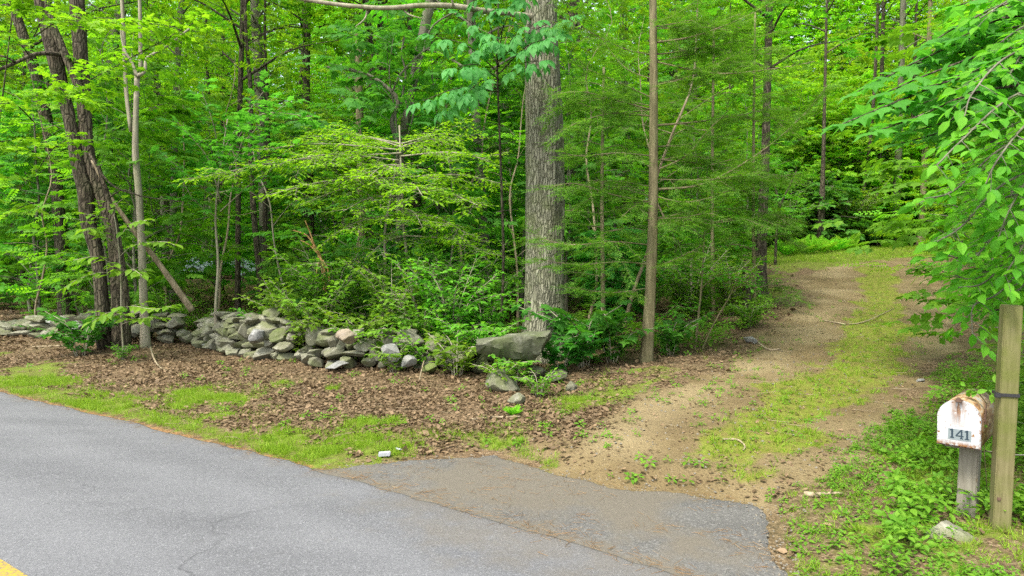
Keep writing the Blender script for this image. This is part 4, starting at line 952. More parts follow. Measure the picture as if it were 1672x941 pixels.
for (pts, r0) in [([(1070, 310, 8.8), (1150, 300, 8.6), (1240, 250, 8.4), (1310, 190, 8.3), (1350, 140, 8.2)], .017), ([(1068, 205, 8.8), (1130, 200, 8.8), (1200, 190, 8.9), (1250, 180, 9.0), (1290, 178, 9.1)], .014),
                  ([(1068, 280, 8.8), (1120, 255, 8.6), (1150, 220, 8.5), (1190, 180, 8.4)], .010), ([(1067, 70, 8.8), (1130, 60, 8.5), (1200, 35, 8.3), (1280, -5, 8.2)], .014), ([(1067, 40, 8.8), (1110, 20, 8.7), (1150, -10, 8.5)], .011),
                  ([(1067, 90, 8.8), (1150, 78, 8.9), (1260, 55, 9.0)], .010), ([(1066, 180, 8.8), (1010, 165, 8.6), (950, 150, 8.3), (900, 155, 8.1)], .010), ([(1066, 190, 8.8), (1000, 185, 8.5), (945, 200, 8.2), (915, 215, 8.1)], .010),
                  ([(1066, 90, 8.8), (1020, 80, 8.5), (960, 50, 8.2), (930, 20, 8.0)], .010), ([(1065, 160, 8.8), (1000, 130, 8.9), (940, 105, 9.0)], .008), ([(1064, 330, 8.8), (1000, 318, 8.5), (940, 300, 8.3), (900, 305, 8.2)], .010), ([(1065, 255, 8.8), (1010, 250, 8.4), (950, 255, 8.1), (920, 250, 8.0)], .010),
                  ([(1066, 140, 8.8), (1110, 130, 8.5), (1160, 110, 8.4), (1200, 90, 8.3)], .008), ([(1067, 320, 8.8), (1120, 330, 8.5), (1180, 318, 8.3)], .008), ([(1067, 240, 8.8), (1130, 235, 9.2), (1190, 220, 9.6)], .010), ([(1067, 100, 8.8), (1170, 120, 8.3), (1280, 110, 8.0), (1330, 100, 7.9)], .010),
                  ([(1067, 260, 8.8), (1160, 270, 9.1), (1240, 290, 9.4), (1300, 285, 9.6)], .010), ([(1066, 130, 8.8), (1020, 110, 9.0), (980, 60, 9.3)], .008), ([(1062, 432, 8.8), (1010, 428, 8.5), (950, 432, 8.2), (880, 425, 8.0)], .008), ([(1062, 400, 8.8), (1000, 395, 8.4), (930, 400, 8.0), (870, 385, 7.9)], .008), ([(1062, 470, 8.8), (1000, 478, 8.4), (930, 470, 8.2)], .007),
                  ([(1064, 370, 8.8), (1120, 360, 8.5), (1180, 370, 8.4)], .008), ([(1063, 440, 8.8), (1110, 420, 8.6), (1150, 400, 8.5)], .007)]:
    bb.append((pts, r0))
rr = np.random.default_rng(18)
for k in range(16):
    y0 = rr.uniform(-20, 480); sgn = 1 if k % 3 else -1; l = rr.uniform(60, 190) if y0 < 330 else rr.uniform(40, 100); Y1 = rr.uniform(7.9, 9.6)
    bb.append(([(1068, y0, 8.8), (1068 + sgn * l * .5, y0 - rr.uniform(-4, 16), (8.8 + Y1) / 2), (1068 + sgn * l, y0 - rr.uniform(-25, 25), Y1)], .006))
kb = P(1053, 622, 8.75)
needle_tree(None, 8.8, (kb[0], kb[1]), bb, 17, root=slim)
bb = []
rr = np.random.default_rng(19)
for k in range(26):
    y0 = rr.uniform(20, 500); sgn = 1 if k % 2 else -1; l = rr.uniform(50, 120) * (0.5 + y0 / 500)
    Y = 12.5; bb.append(([(1165, y0, Y), (1165 + sgn * l * .5, y0 - 6, Y + rr.uniform(-.5, .3)), (1165 + sgn * l, y0 + rr.uniform(0, 25), Y + rr.uniform(-1.2, .6))], .010))
nb = P(1165, 545, 12.5); needle_tree('dark hemlock thicket between the slender trunk and the drive', 12.5, (nb[0], nb[1]), bb, 20, stem=[(1165, 520, 12.5), (1163, 300, 12.5), (1166, 40, 12.5)])
bb = []
for k in range(20):
    y0 = rr.uniform(120, 500); sgn = 1 if k % 2 else -1; l = rr.uniform(40, 95) * (0.5 + y0 / 500); Y = 11.5
    bb.append(([(985, y0, Y), (985 + sgn * l * .5, y0 - 6, Y + rr.uniform(-.5, .3)), (985 + sgn * l, y0 + rr.uniform(0, 22), Y + rr.uniform(-1, .6))], .009))
nb = P(985, 545, 11.5); needle_tree('small hemlock right behind the oak trunk', 11.5, (nb[0], nb[1]), bb, 23, stem=[(985, 520, 11.5), (983, 300, 11.5), (986, 110, 11.5)])

bb = []
for k in range(20):
    y0 = rr.uniform(30, 480); sgn = 1 if k % 2 else -1; l = rr.uniform(30, 70) * (0.6 + y0 / 600); Y = 12.9
    bb.append(([(1232, y0, Y), (1232 + sgn * l * .5, y0 - 6, Y + rr.uniform(-.5, .3)), (1232 + sgn * l, y0 + rr.uniform(0, 22), Y + rr.uniform(-1, .6))], .009))
nb = P(1232, 510, 12.9); needle_tree('slim hemlock at the drive side hiding the dull grey trunk', 12.9, (nb[0], nb[1]), bb, 27, stem=[(1232, 500, 12.9), (1230, 300, 12.9), (1233, 20, 12.9)])

# V stemmed saplings left of the drive
sapling_px('thin_sapling', 'two slim stems in a V at the left edge of the drive', 'sapling', [([(1134, 580, 9.6), (1140, 520, 9.6), (1146, 460, 9.6), (1150, 380, 9.6)], .02, .008), ([(1146, 572, 9.5), (1165, 530, 9.4), (1188, 490, 9.3), (1205, 455, 9.2)], .012, .005)],
    [([(1146, 470, 9.6), (1180, 445, 9.3), (1225, 440, 9.0)], .007), ([(1146, 450, 9.6), (1115, 430, 9.3), (1085, 440, 9.1)], .007), ([(1148, 420, 9.6), (1190, 400, 9.4), (1230, 405, 9.2)], .007), ([(1150, 390, 9.6), (1120, 370, 9.4), (1090, 380, 9.2)], .007), ([(1195, 480, 9.3), (1215, 460, 9.1), (1238, 470, 9.0)], .005), ([(1150, 385, 9.6), (1170, 350, 9.5), (1200, 340, 9.3)], .006), ([(1142, 510, 9.6), (1105, 500, 9.3), (1085, 515, 9.2)], .006), ([(1150, 400, 9.6), (1150, 340, 9.5), (1140, 310, 9.3)], .006)],
    'leaf_mid', 'bark_tan', S_SIMPLE, 24, tw_len=.35, tw_sp=.07, leaf=.075, lsp=.04, droop=.15, jit=.25, sub=.25)

# leaf layers in front of the multi stemmed tree (broad heart leaves)
sapling_px('broadleaf_sapling', 'sapling with broad heart shaped leaves in front of the multi stemmed tree', 'sapling', [([(201, 572, 9.9), (198, 520, 9.9), (197, 450, 9.9), (192, 390, 9.8), (186, 350, 9.8)], .016, .007)],
    [([(196, 460, 9.9), (170, 445, 9.6), (130, 455, 9.4), (105, 470, 9.3)], .006), ([(195, 440, 9.9), (160, 420, 9.5), (120, 425, 9.3)], .006), ([(194, 410, 9.8), (160, 375, 9.5), (140, 375, 9.3)], .006), ([(194, 420, 9.8), (220, 400, 9.6), (265, 395, 9.4), (285, 400, 9.3)], .006), ([(192, 390, 9.8), (215, 365, 9.5), (240, 360, 9.3)], .006),
     ([(190, 380, 9.8), (160, 355, 9.5), (140, 350, 9.4)], .005), ([(196, 450, 9.9), (215, 440, 9.6), (232, 450, 9.4)], .005), ([(186, 355, 9.8), (190, 335, 9.7), (200, 325, 9.6)], .004), ([(198, 510, 9.9), (215, 500, 9.5), (250, 505, 9.3), (280, 500, 9.2)], .005), ([(198, 520, 9.9), (180, 510, 9.5), (150, 525, 9.3)], .005), ([(198, 530, 9.9), (230, 520, 9.6), (265, 520, 9.4)], .005)],
    'weed', 'bark_pale', S_OVATE, 25, tw_len=.24, tw_sp=.06, leaf=.16, lsp=.075, droop=.25, start=.25, jit=.3)
# bright maple boughs at upper left hanging from the dark tree side
sapling_px('maple_sapling', 'yellow green maple sapling spreading flat boughs across the dark stems at upper left', 'sapling', [([(-25, 585, 9.9), (-25, 450, 9.9), (-15, 300, 9.9), (5, 150, 9.9), (20, 20, 9.9)], .02, .008)],
    [([(52, 150, 9.9), (90, 150, 9.4), (160, 170, 9.1)], .009), ([(55, 60, 9.9), (100, 35, 9.5), (180, 30, 9.2), (290, 45, 9.0)], .010), ([(55, 100, 9.9), (20, 60, 9.5), (-30, 40, 9.2)], .009), ([(56, 200, 9.9), (20, 170, 9.4), (-40, 175, 9.2)], .009), ([(55, 60, 9.9), (70, 20, 9.5), (60, -30, 9.3)], .008), ([(54, 130, 9.9), (120, 140, 9.5), (240, 80, 9.1), (330, 30, 9.0)], .010), ([(58, 250, 9.9), (20, 230, 9.5), (-30, 240, 9.2)], .008), ([(60, 300, 9.9), (20, 290, 9.5), (-20, 300, 9.2)], .008), ([(52, 40, 9.9), (20, 5, 9.5), (-10, -30, 9.2)], .008), ([(60, 280, 9.9), (90, 240, 9.4), (130, 220, 9.2)], .008), ([(62, 330, 9.9), (30, 340, 9.5), (0, 360, 9.3)], .008)],
    'leaf_bright', 'bark_dark', S_MAPLE, 26, tw_len=.46, tw_sp=.07, leaf=.13, lsp=.06, droop=.2, start=.2, jit=.3)

# shrubs behind and over the wall
def shrub_meshes(seed, h, spread, shape, leaf, leafm, nst=8, tw=.3, lsp=.045):
    r = np.random.default_rng(seed); w = Wood(); lv = Leaves()
    for k in range(nst):
        a = k * 6.283 / nst + r.normal() * .3; s = spread * r.uniform(.5, 1.1)
        p = np.array([[.03 * math.cos(a), .03 * math.sin(a), -.04], [math.cos(a) * s * .35, math.sin(a) * s * .35, h * r.uniform(.5, .75)], [math.cos(a) * s, math.sin(a) * s, h * r.uniform(.7, 1.1)]])
        leafy(w, lv, r, p, .008, tw, .05, leaf * 1.1, lsp * .9, .2, .15, 14, .35, sub=tw * .75)
    return dict(stems=w.mesh('stems', M['bark_pale']), foliage=lv.mesh('foliage', shape, M[leafm]))
SH = [shrub_meshes(200, 1.0, .8, S_OVATE, .085, 'weed'), shrub_meshes(201, 1.25, .75, S_OVATE, .075, 'weed', 9), shrub_meshes(202, .75, .75, S_OVATE, .095, 'weed', 8), shrub_meshes(203, 1.5, .9, S_OVATE, .075, 'leaf_mid', 11, .4), shrub_meshes(204, .45, .45, S_OVATE, .08, 'weed', 6, .2), shrub_meshes(205, .5, .55, S_MAPLE, .12, 'leaf_dark', 6, .2)]
def shrub(kind, px, py, Y, sc, label, rot=0., name='shrub', cat='shrub'):
    x = (px - CX) / F * Y
    if Y is None: pass
    b = (x, Y, tz(x, Y)); put_tree(SH[kind], b, rot, sc, name, label, cat, 'shrubs along the stone wall')
shrub(0, 470, 0, 10.25, 1.0, 'leafy shrub spilling over the wall top where the wall starts to drop', 1)
shrub(0, 525, 0, 9.95, 1.05, 'shrub bulging over the middle of the right stone wall', 2)
shrub(3, 545, 0, 10.4, 1.1, 'tall shrub with small leaves under the snapped orange snag', 3)
shrub(2, 585, 0, 9.75, 1.0, 'shrub of round leaves above the pinkish stone', 4)
shrub(1, 640, 0, 9.9, 1.1, 'upright shrub left of the thin pale stem', .5)
shrub(1, 735, 0, 9.4, 1.1, 'bright shrub of rounded leaves at the wall end', 1.5)
shrub(3, 760, 0, 10.4, 1.05, 'tall shrub right of the thin pale stem', 2.5)
shrub(2, 770, 0, 9.0, .95, 'low shrub crowding the left end of the big boulder', 3.5)
shrub(1, 700, 0, 10.9, 1.1, 'shrub behind the wall end', 4.5)
shrub(4, 690, 0, 8.95, 1.1, 'small plant growing against the foot of the wall end', .3, 'low_plant', 'plant')
shrub(5, 128, 0, 10.4, 1.25, 'broad dark leaved plant in front of the low wall left of the dark tree', .6, 'low_plant', 'plant')
shrub(4, 198, 0, 9.9, .5, 'tiny two leaf plant at the foot of the dark tree', .9, 'low_plant', 'plant')
shrub(5, 955, 0, 8.7, 1.5, 'broad leaved maple seedling clump right of the boulder', 1.2, 'low_plant', 'plant')
shrub(5, 1000, 0, 8.9, 1.3, 'maple seedlings between the oak and the slender tan trunk', 2.2, 'low_plant', 'plant')
shrub(5, 915, 0, 8.4, 1.0, 'seedling leaning over the right end of the boulder', 3.2, 'low_plant', 'plant')
shrub(4, 840, 0, 7.75, .9, 'green sprig growing between the rocks under the boulder', 4.2, 'low_plant', 'plant')
shrub(4, 745, 0, 8.4, 1.2, 'bushy seedling just left of the boulder', 5.2, 'low_plant', 'plant')
shrub(4, 815, 0, 7.5, .7, 'small sprig in the leaves in front of the boulder', 1.9, 'low_plant', 'plant')
shrub(4, 880, 0, 7.15, .6, 'lone sprig right of the half buried tan rock', 2.9, 'low_plant', 'plant')
shrub(4, 640, 0, 8.7, .8, 'leafy sprig at the wall foot below the tall pale stone', 3.9, 'low_plant', 'plant')
shrub(5, 1095, 0, 9.2, 1.0, 'seedling just right of the slender tan trunk', 4.4, 'low_plant', 'plant')
shrub(1, 1195, 0, 12.0, .8, 'shrub in front of the black broken trunk', 4.9)
shrub(2, 1225, 0, 11.0, .55, 'small shrub beside the pale rock left of the drive', 5.4)
shrub(3, 1130, 0, 11.2, .9, 'shrub behind the V stemmed saplings', 5.9)
shrub(0, 270, 0, 12.2, .8, 'shrub behind the wall below the leaning dead pole', 1.0)
shrub(0, 500, 0, 9.75, .8, 'bright shrub leaning over the wall face left of the pinkish stone', .2)
shrub(2, 610, 0, 9.3, .85, 'bluish leaved shrub drooping over the wall right of the pinkish stone', 1.2)
shrub(0, 690, 0, 9.5, .95, 'shrub filling the dip behind the tall pale grey stone', 2.8)
shrub(0, 790, 0, 9.75, 1.0, 'shrub between the wall end and the oak', 3.3)
shrub(2, 440, 0, 10.6, .8, 'small shrub at the left end of the wall shrubs', 3.9)
shrub(2, 330, 0, 12.3, .6, 'low shrub right of the foot of the leaning dead pole', 2.0)
for k, (px, py, Y, sc, kd, lb) in enumerate([(1285, 0, 27, 1.5, 3, 'dense shrub behind the left ferns'), (1390, 0, 28.5, 1.7, 3, 'dark shrub behind the right ferns'), (1440, 0, 30, 1.4, 0, 'shrub at the foot of the upright dark trunk'), (1320, 0, 29, 1.9, 3, 'tall shrub left of the knotted grey trunk'), (1480, 0, 33, 1.5, 3, 'shrub behind the tallest grey brown trunk'), (1540, 0, 30, 1.8, 0, 'shrub right of the tan trunk beyond the crest')]):
    shrub(kd, px, 0, Y, sc, lb + ' beyond the drive', k * 1.1)

# ferns beyond the crest
def fern_mesh(seed, n=16):
    r = np.random.default_rng(seed); lv = Leaves()
    a = np.arange(n) * 2.4; el = r.uniform(.7, 1.35, n)
    d = np.stack([np.cos(a) * np.cos(el), np.sin(a) * np.cos(el), np.sin(el)], 1)
    lv.add(np.stack([np.cos(a) * .04, np.sin(a) * .04, a * 0], 1), d, np.stack([-np.cos(a) * .6, -np.sin(a) * .6, a * 0 + .8], 1), r.uniform(.6, .95, n))
    return lv.mesh('fern', S_FERN, M['fern'])
FM = [fern_mesh(300 + k) for k in range(3)]
fl = ['leftmost fern clump beside the black forked sapling', 'fern clump second from the black forked sapling', 'big arching fern below the pale knotted trunk', 'fern clump in the middle of the fern bank', 'fern just right of the knotted grey trunk foot', 'rightmost fern in the bank beyond the crest', 'fern tucked behind the leftmost ferns', 'fern tucked behind the middle of the fern bank']
for k, (px, Y) in enumerate([(1283, 22.6), (1300, 23.2), (1322, 23.6), (1342, 24.2), (1362, 24.8), (1384, 25.4), (1295, 24.6), (1350, 26)]):
    x = (px - CX) / F * Y; o = link('fern', FM[k % 3], loc=(x, Y, tz(x, Y)), rot=(0, 0, k * 1.3), scale=.72 + .1 * (k % 3)); tag(o, fl[k], 'fern', 'ferns beyond the drive crest')
o = link('fern', FM[0], loc=tuple(at(838, 680)), rot=(0, 0, 1), scale=.14); tag(o, 'small fern in the leaf litter in front of the boulder', 'fern')

# broken snag with splintered orange wood
w = Wood(); sg = P(525, 535, 10.6); sg[2] = tz(sg[0], sg[1])
w.tube(smooth_path([sg - UP * .1, P(530, 470, 10.5), P(522, 420, 10.45), P(512, 400, 10.4)], 16), np.linspace(.035, .022, 16), 8)
for e in [[(514, 405), (508, 385), (498, 360)], [(514, 402), (500, 384), (478, 376)], [(520, 415), (505, 400), (490, 392)], [(523, 420), (530, 445), (524, 468)], [(526, 425), (535, 440), (538, 462)], [(522, 420), (518, 440), (516, 452)]]:
    w.tube(smooth_path([P(a, b, 10.4) for a, b in e], 8), np.linspace(.017, .007, 8), 5, disp=lambda a, t, p: 1 + .3 * (vnoise(a * 2, t * 12 + a * 0) - .5))
q = N('splintered'); c = q.coord('Object', (1, 1, .2)); q.base(q.ramp(q.noise(c, 40, 4, .6), [(.3, (.22, .11, .035)), (.65, (.48, .30, .12))]), .85); M['splinter'] = q.m
o = link('snag', w.mesh('snag', M['splinter'], sg), loc=tuple(sg)); tag(o, 'snapped snag with splintered orange wood rising from the shrubs', 'dead tree')

# foreground tree reaching in from the right
br = []
for p in [[(1740, 70, 4.8), (1600, 80, 4.8), (1480, 110, 4.7), (1400, 150, 4.7)], [(1740, 150, 4.8), (1640, 180, 4.8), (1540, 215, 4.7), (1470, 235, 4.6)], [(1740, 10, 4.8), (1660, 20, 4.8), (1580, 60, 4.8), (1500, 110, 4.7)], [(1740, 40, 4.6), (1620, 50, 4.6), (1510, 95, 4.5), (1440, 130, 4.5)], [(1740, 0, 4.6), (1650, 5, 4.6), (1570, 40, 4.6), (1520, 70, 4.6)], [(1740, 120, 4.6), (1620, 150, 4.6), (1540, 185, 4.5), (1450, 205, 4.4)], [(1740, 110, 4.4), (1620, 130, 4.35), (1520, 165, 4.3), (1410, 190, 4.2)], [(1740, 150, 4.4), (1640, 170, 4.35), (1560, 195, 4.3), (1490, 215, 4.2)], [(1740, 80, 4.2), (1640, 100, 4.15), (1560, 130, 4.1), (1500, 145, 4.1)], [(1740, 95, 4.3), (1610, 110, 4.2), (1480, 160, 4.1), (1375, 203, 4.05)], [(1740, 130, 4.3), (1600, 150, 4.1), (1500, 190, 4.0), (1430, 215, 3.95)], [(1740, 60, 4.4), (1620, 85, 4.3), (1520, 120, 4.25), (1450, 150, 4.2)], [(1740, 170, 4.3), (1640, 190, 4.3), (1560, 225, 4.2)], [(1740, 20, 4.5), (1640, 30, 4.5), (1570, 60, 4.4)], [(1740, -20, 4.4), (1640, -10, 4.4), (1560, 10, 4.4)]]:
    br.append((p, .010))
sapling_px('maple_tree', 'maple reaching in from the right with dark flat broad leaves', 'tree', [([(1738, 880, 4.4), (1742, 500, 4.4), (1740, 100, 4.4), (1738, -80, 4.4)], .04, .02)], br, 'leaf_maple', 'bark_dark', S_MAPLE, 31, tw_len=.24, tw_sp=.065, leaf=.15, lsp=.075, droop=.3, start=.15, jit=.3, face=.15)
br = []
for p in [[(1760, 120, 3.9), (1650, 160, 3.8), (1570, 230, 3.7), (1530, 270, 3.65)], [(1760, 60, 4.0), (1650, 90, 3.9), (1590, 150, 3.8), (1575, 190, 3.75)], [(1760, 200, 4.0), (1640, 240, 3.9), (1560, 310, 3.8), (1510, 325, 3.75)], [(1760, 250, 4.0), (1640, 300, 3.9), (1570, 370, 3.85), (1530, 395, 3.8)],
          [(1760, 300, 4.1), (1660, 350, 4.0), (1590, 420, 3.95), (1540, 415, 3.9)], [(1760, 360, 4.1), (1670, 400, 4.0), (1610, 460, 4.0), (1565, 470, 3.95)], [(1760, 390, 4.2), (1680, 430, 4.15), (1630, 480, 4.1), (1590, 500, 4.05), (1588, 545, 4.05)], [(1760, 150, 3.8), (1680, 200, 3.7), (1630, 260, 3.6), (1610, 300, 3.6)], [(1760, 230, 3.9), (1690, 280, 3.8), (1650, 340, 3.75), (1630, 390, 3.75)], [(1760, 320, 3.9), (1700, 360, 3.85), (1660, 420, 3.8), (1640, 450, 3.8)], [(1760, 20, 4.0), (1690, 60, 3.9), (1650, 120, 3.85)], [(1760, 400, 4.3), (1700, 440, 4.3), (1650, 470, 4.3)],
          [(1760, 170, 4.4), (1660, 210, 4.4), (1590, 250, 4.35)], [(1760, -30, 4.2), (1670, -10, 4.2), (1600, 30, 4.1)], [(1760, 30, 4.3), (1680, 40, 4.2), (1620, 80, 4.2)], [(1760, 80, 4.4), (1680, 110, 4.4), (1600, 130, 4.4)], [(1760, 130, 4.2), (1690, 150, 4.1), (1620, 190, 4.1)], [(1760, 210, 4.2), (1690, 240, 4.2), (1600, 280, 4.2)], [(1760, 290, 4.5), (1650, 320, 4.5), (1575, 345, 4.45)], [(1760, 340, 4.4), (1640, 380, 4.4), (1560, 430, 4.4)], [(1760, 100, 4.4), (1660, 140, 4.4), (1590, 200, 4.3)], [(1760, 270, 3.8), (1700, 310, 3.75), (1680, 370, 3.7)], [(1760, 420, 4.1), (1690, 450, 4.05), (1650, 490, 4.0)], [(1760, 380, 4.4), (1660, 430, 4.4), (1590, 455, 4.4), (1560, 450, 4.4)]]:
    br.append((p, .008))
sapling_px('overhanging_tree', 'tree of glossy oval leaves hanging over the mailbox post from the right', 'tree', [([(1765, 900, 4.1), (1768, 600, 4.1), (1765, 300, 4.0), (1760, 0, 4.0)], .03, .015)], br, 'leaf_fore', 'bark_grey', S_OVATE, 32, tw_len=.26, tw_sp=.05, leaf=.080, lsp=.043, droop=.22, start=.1, jit=.3, face=.35)
br = []
rr = np.random.default_rng(35)
for k in range(40):
    y0 = rr.uniform(-20, 520); x1 = rr.uniform(1550, 1690); br.append(([(1790, y0 - 20, 6.0), (1725, y0 - 12, 5.8), (x1, y0 + rr.uniform(0, 40), 5.4 + rr.uniform(-.3, .4))], .009))
sapling_px('young_tree', 'shaded young tree behind the overhanging oval leaves at the right edge', 'tree', [([(1790, 720, 6.0), (1795, 400, 6.0), (1790, 0, 6.0)], .04, .015)], br, 'leaf_fore', 'bark_dark', S_OVATE, 36, tw_len=.38, tw_sp=.065, leaf=.10, lsp=.055, droop=.3, start=.15, jit=.35)
br = []
for k in range(14):
    y0 = rr.uniform(500, 700); br.append(([(1735, 800, 5.2), (1725 + rr.uniform(-30, 30), y0 + 40, 5.1), (1690 + rr.uniform(-70, 40), y0, 5.0)], .006))
sapling_px('shrub', 'leafy shrub behind the square wooden post', 'shrub', [([(1735, 820, 5.2), (1735, 760, 5.2), (1730, 700, 5.2)], .012, .006)], br, 'weed', 'bark_pale', S_OVATE, 37, tw_len=.28, tw_sp=.08, leaf=.09, lsp=.06, droop=.3, start=.25, jit=.35, parts=('stems', 'foliage'))
# ------------------------------------------------------------------ mailbox, post, small things
def bm_obj(name, bm, mat, parent=None, loc=(0, 0, 0), rot=None, smooth=False, mats=None):
    me = bpy.data.meshes.new(name); bmesh.ops.recalc_face_normals(bm, faces=bm.faces); bm.to_mesh(me); bm.free()
    for m in (mats or [mat]): me.materials.append(m)
    for p in me.polygons: p.use_smooth = smooth
    return link(name, me, parent, loc, rot)
def box(bm, cx, cy, cz, sx, sy, sz, bev=0.0):
    r = bmesh.ops.create_cube(bm, size=1, matrix=Matrix.Translation((cx, cy, cz)) @ Matrix.Diagonal((sx, sy, sz, 1)))
    if bev: bmesh.ops.bevel(bm, geom=list({e for v in r['verts'] for e in v.link_edges}), offset=bev, segments=2, affect='EDGES')
def arch(w, h, n=18):
    R = w / 2; pts = [(-R, 0)] + [(-R * math.cos(a), h - R + R * math.sin(a)) for a in np.linspace(0, math.pi, n)] + [(R, 0)]
    return pts
def arch_solid(w, h, y0, y1, bev=0.0, n=18):
    bm = bmesh.new(); pts = arch(w, h, n)
    a = [bm.verts.new((x, y0, z)) for x, z in pts]; b = [bm.verts.new((x, y1, z)) for x, z in pts]
    fa = bm.faces.new(a); fb = bm.faces.new(b[::-1]); k = len(a)
    for i in range(k): bm.faces.new((a[i], b[i], b[(i + 1) % k], a[(i + 1) % k]))
    if bev: bmesh.ops.bevel(bm, geom=list(fa.edges), offset=bev, segments=3, affect='EDGES')
    return bm

q = N('mailbox_paint'); c = q.coord('Object'); st = q.coord('Object', (1, 1, .16))
sx = q.new('ShaderNodeSeparateXYZ'); q.ln(c, sx.inputs[0])
wh = q.ramp(q.noise(c, 18, 4, .6), [(.3, (.33, .335, .34)), (.6, (.40, .402, .405))])
# rust run below the handle, rusty rims and freckles of bare metal
xx = q.math('ABSOLUTE', q.math('ADD', sx.outputs[0], .004))
run = q.math('MULTIPLY', q.ramp(xx, [(.010, 1.), (.045, 0.)]), q.ramp(sx.outputs[2], [(.10, 0.), (.20, 1.)]))
run = q.math('MULTIPLY', run, q.ramp(q.noise(st, 60, 4, .6), [(.40, 0.), (.54, .9)]))
low = q.math('MULTIPLY', q.ramp(sx.outputs[2], [(.012, 1.), (.035, 0.)]), q.ramp(q.noise(c, 40, 4, .7), [(.4, 0.), (.55, 1.)]))
spk = q.ramp(q.noise(c, 46, 3, .6), [(.625, 0.), (.67, 1.)])
rim = q.math('GREATER_THAN', q.math('SQRT', q.math('ADD', q.math('POWER', sx.outputs[0], 2), q.math('POWER', q.math('MAXIMUM', q.math('SUBTRACT', sx.outputs[2], .163), 0), 2))), .1005)
rim = q.math('MULTIPLY', rim, q.ramp(q.noise(c, 34, 4, .7), [(.52, 0.), (.60, 1.)]))
rust = q.math('MAXIMUM', q.math('MAXIMUM', run, low), q.math('MAXIMUM', spk, rim))
rc = q.ramp(q.noise(st, 90, 4, .6), [(.3, (.08, .034, .012)), (.5, (.17, .072, .02)), (.7, (.25, .14, .055))])
q.base(q.mix(rust, wh, rc), .5, .4); M['mb_white'] = q.m
q = N('mailbox_rusty_side'); c = q.coord('Object', (1, .35, 1))
q.base(q.ramp(q.noise(c, 26, 5, .65), [(.30, (.04, .025, .018)), (.45, (.19, .10, .035)), (.56, (.30, .22, .12)), (.68, (.25, .24, .21))]), .65, .4); M['mb_side'] = q.m
q = N('sticker'); q.base((.17, .20, .205), .6, .3); M['sticker'] = q.m
q = N('digit'); q.base((.02, .035, .048), .6, .3); M['digit'] = q.m
q = N('rusty_iron'); q.base((.10, .06, .04), .8, .3); M['iron'] = q.m
def wood_mat(name, a, b, green, gam):
    q = N(name); c = q.coord('Object', (1, 1, .07)); c2 = q.coord('Object')
    col = q.ramp(q.noise(c, 55, 5, .6, .8), [(.3, a), (.7, b)])
    col = q.mix(q.math('MULTIPLY', q.ramp(q.noise(c2, 4, 4, .6), [(.40, 0.), (.65, 1.)]), gam), col, green)
    kn = q.ramp(q.voro(c2, 5, 'Distance'), [(.05, 1.), (.10, 0.)]); col = q.mix(q.math('MULTIPLY', kn, .5), col, (.10, .065, .03))
    q.base(col, .85, .2); q.bump(q.noise(c, 55, 5, .6, .8), .5, .004); return q.m
M['post_wood'] = wood_mat('post_wood', (.10, .088, .036), (.185, .165, .08), (.095, .11, .022), .9)
M['grey_wood'] = wood_mat('grey_wood', (.13, .115, .088), (.22, .20, .16), (.13, .13, .08), .3)

mb = at(1579, 838); Ym = mb[1]
top = P(1566, 729, Ym - .13); hz = top[2] - mb[2]
tocam = -mb[:2] / np.linalg.norm(mb[:2]); th = math.atan2(tocam[1], tocam[0]) - math.radians(9)
rotz = th + math.pi / 2                                  # local -Y looks along the door's normal
mbx = thing('mailbox', 'rusty white rural mailbox numbered 141 on a short grey post', 'mailbox', (mb[0], mb[1], mb[2]), None, rotz)
mw, mh = .205, .265
D0 = np.array([-.022, -.17])                              # box origin: front of door, seen left of the post
o = bm_obj('post', (lambda b: (box(b, 0, 0, hz / 2 - .10, .098, .098, hz + .19, .006), b)[1])(bmesh.new()), M['grey_wood'], mbx, (0.0, 0, 0), (0, math.radians(1.2), 0))
o['label'] = 'short weathered grey post under the mailbox'
body = bm_obj('box_body', arch_solid(mw, mh, 0, .46, .0, 26), M['mb_side'], mbx, (D0[0], D0[1], hz), None)
for p in body.data.polygons: p.use_smooth = len(p.vertices) == 4
door = bm_obj('door', arch_solid(mw + .008, mh + .004, -.024, -.002, .006, 26), M['mb_white'], mbx, (D0[0], D0[1], hz - .003), (math.radians(1.5), 0, 0)); door['label'] = 'white door with a rust run and the number 141'
b = bmesh.new(); box(b, 0, -.030, mh + .004, .034, .05, .014, .004); box(b, 0, -.046, mh + .012, .026, .014, .026, .005)
bm_obj('handle', b, M['iron'], door)
b = bmesh.new(); box(b, 0, 0, 0, mw + .012, .012, .012, .003); bm_obj('hinge', b, M['iron'], door, (0, -.012, .002))
b = bmesh.new(); box(b, .006, -.0252, .070, .112, .0016, .062); bm_obj('number_plate', b, M['sticker'], door)
def extr(b, pts, y0, y1):
    a = [b.verts.new((x, y0, z)) for x, z in pts]; c_ = [b.verts.new((x, y1, z)) for x, z in pts]; k = len(a)
    b.faces.new(a); b.faces.new(c_[::-1])
    for i in range(k): b.faces.new((a[i], c_[i], c_[(i + 1) % k], a[(i + 1) % k]))
def one(b, x, z, s): extr(b, [(x - .20 * s, z), (x + .20 * s, z), (x + .20 * s, z + .09 * s), (x + .09 * s, z + .12 * s), (x + .09 * s, z + 1.0 * s), (x - .02 * s, z + 1.0 * s), (x - .22 * s, z + .86 * s), (x - .22 * s, z + .79 * s), (x - .08 * s, z + .80 * s), (x - .08 * s, z + .12 * s), (x - .20 * s, z + .09 * s)], -.0275, -.0262)
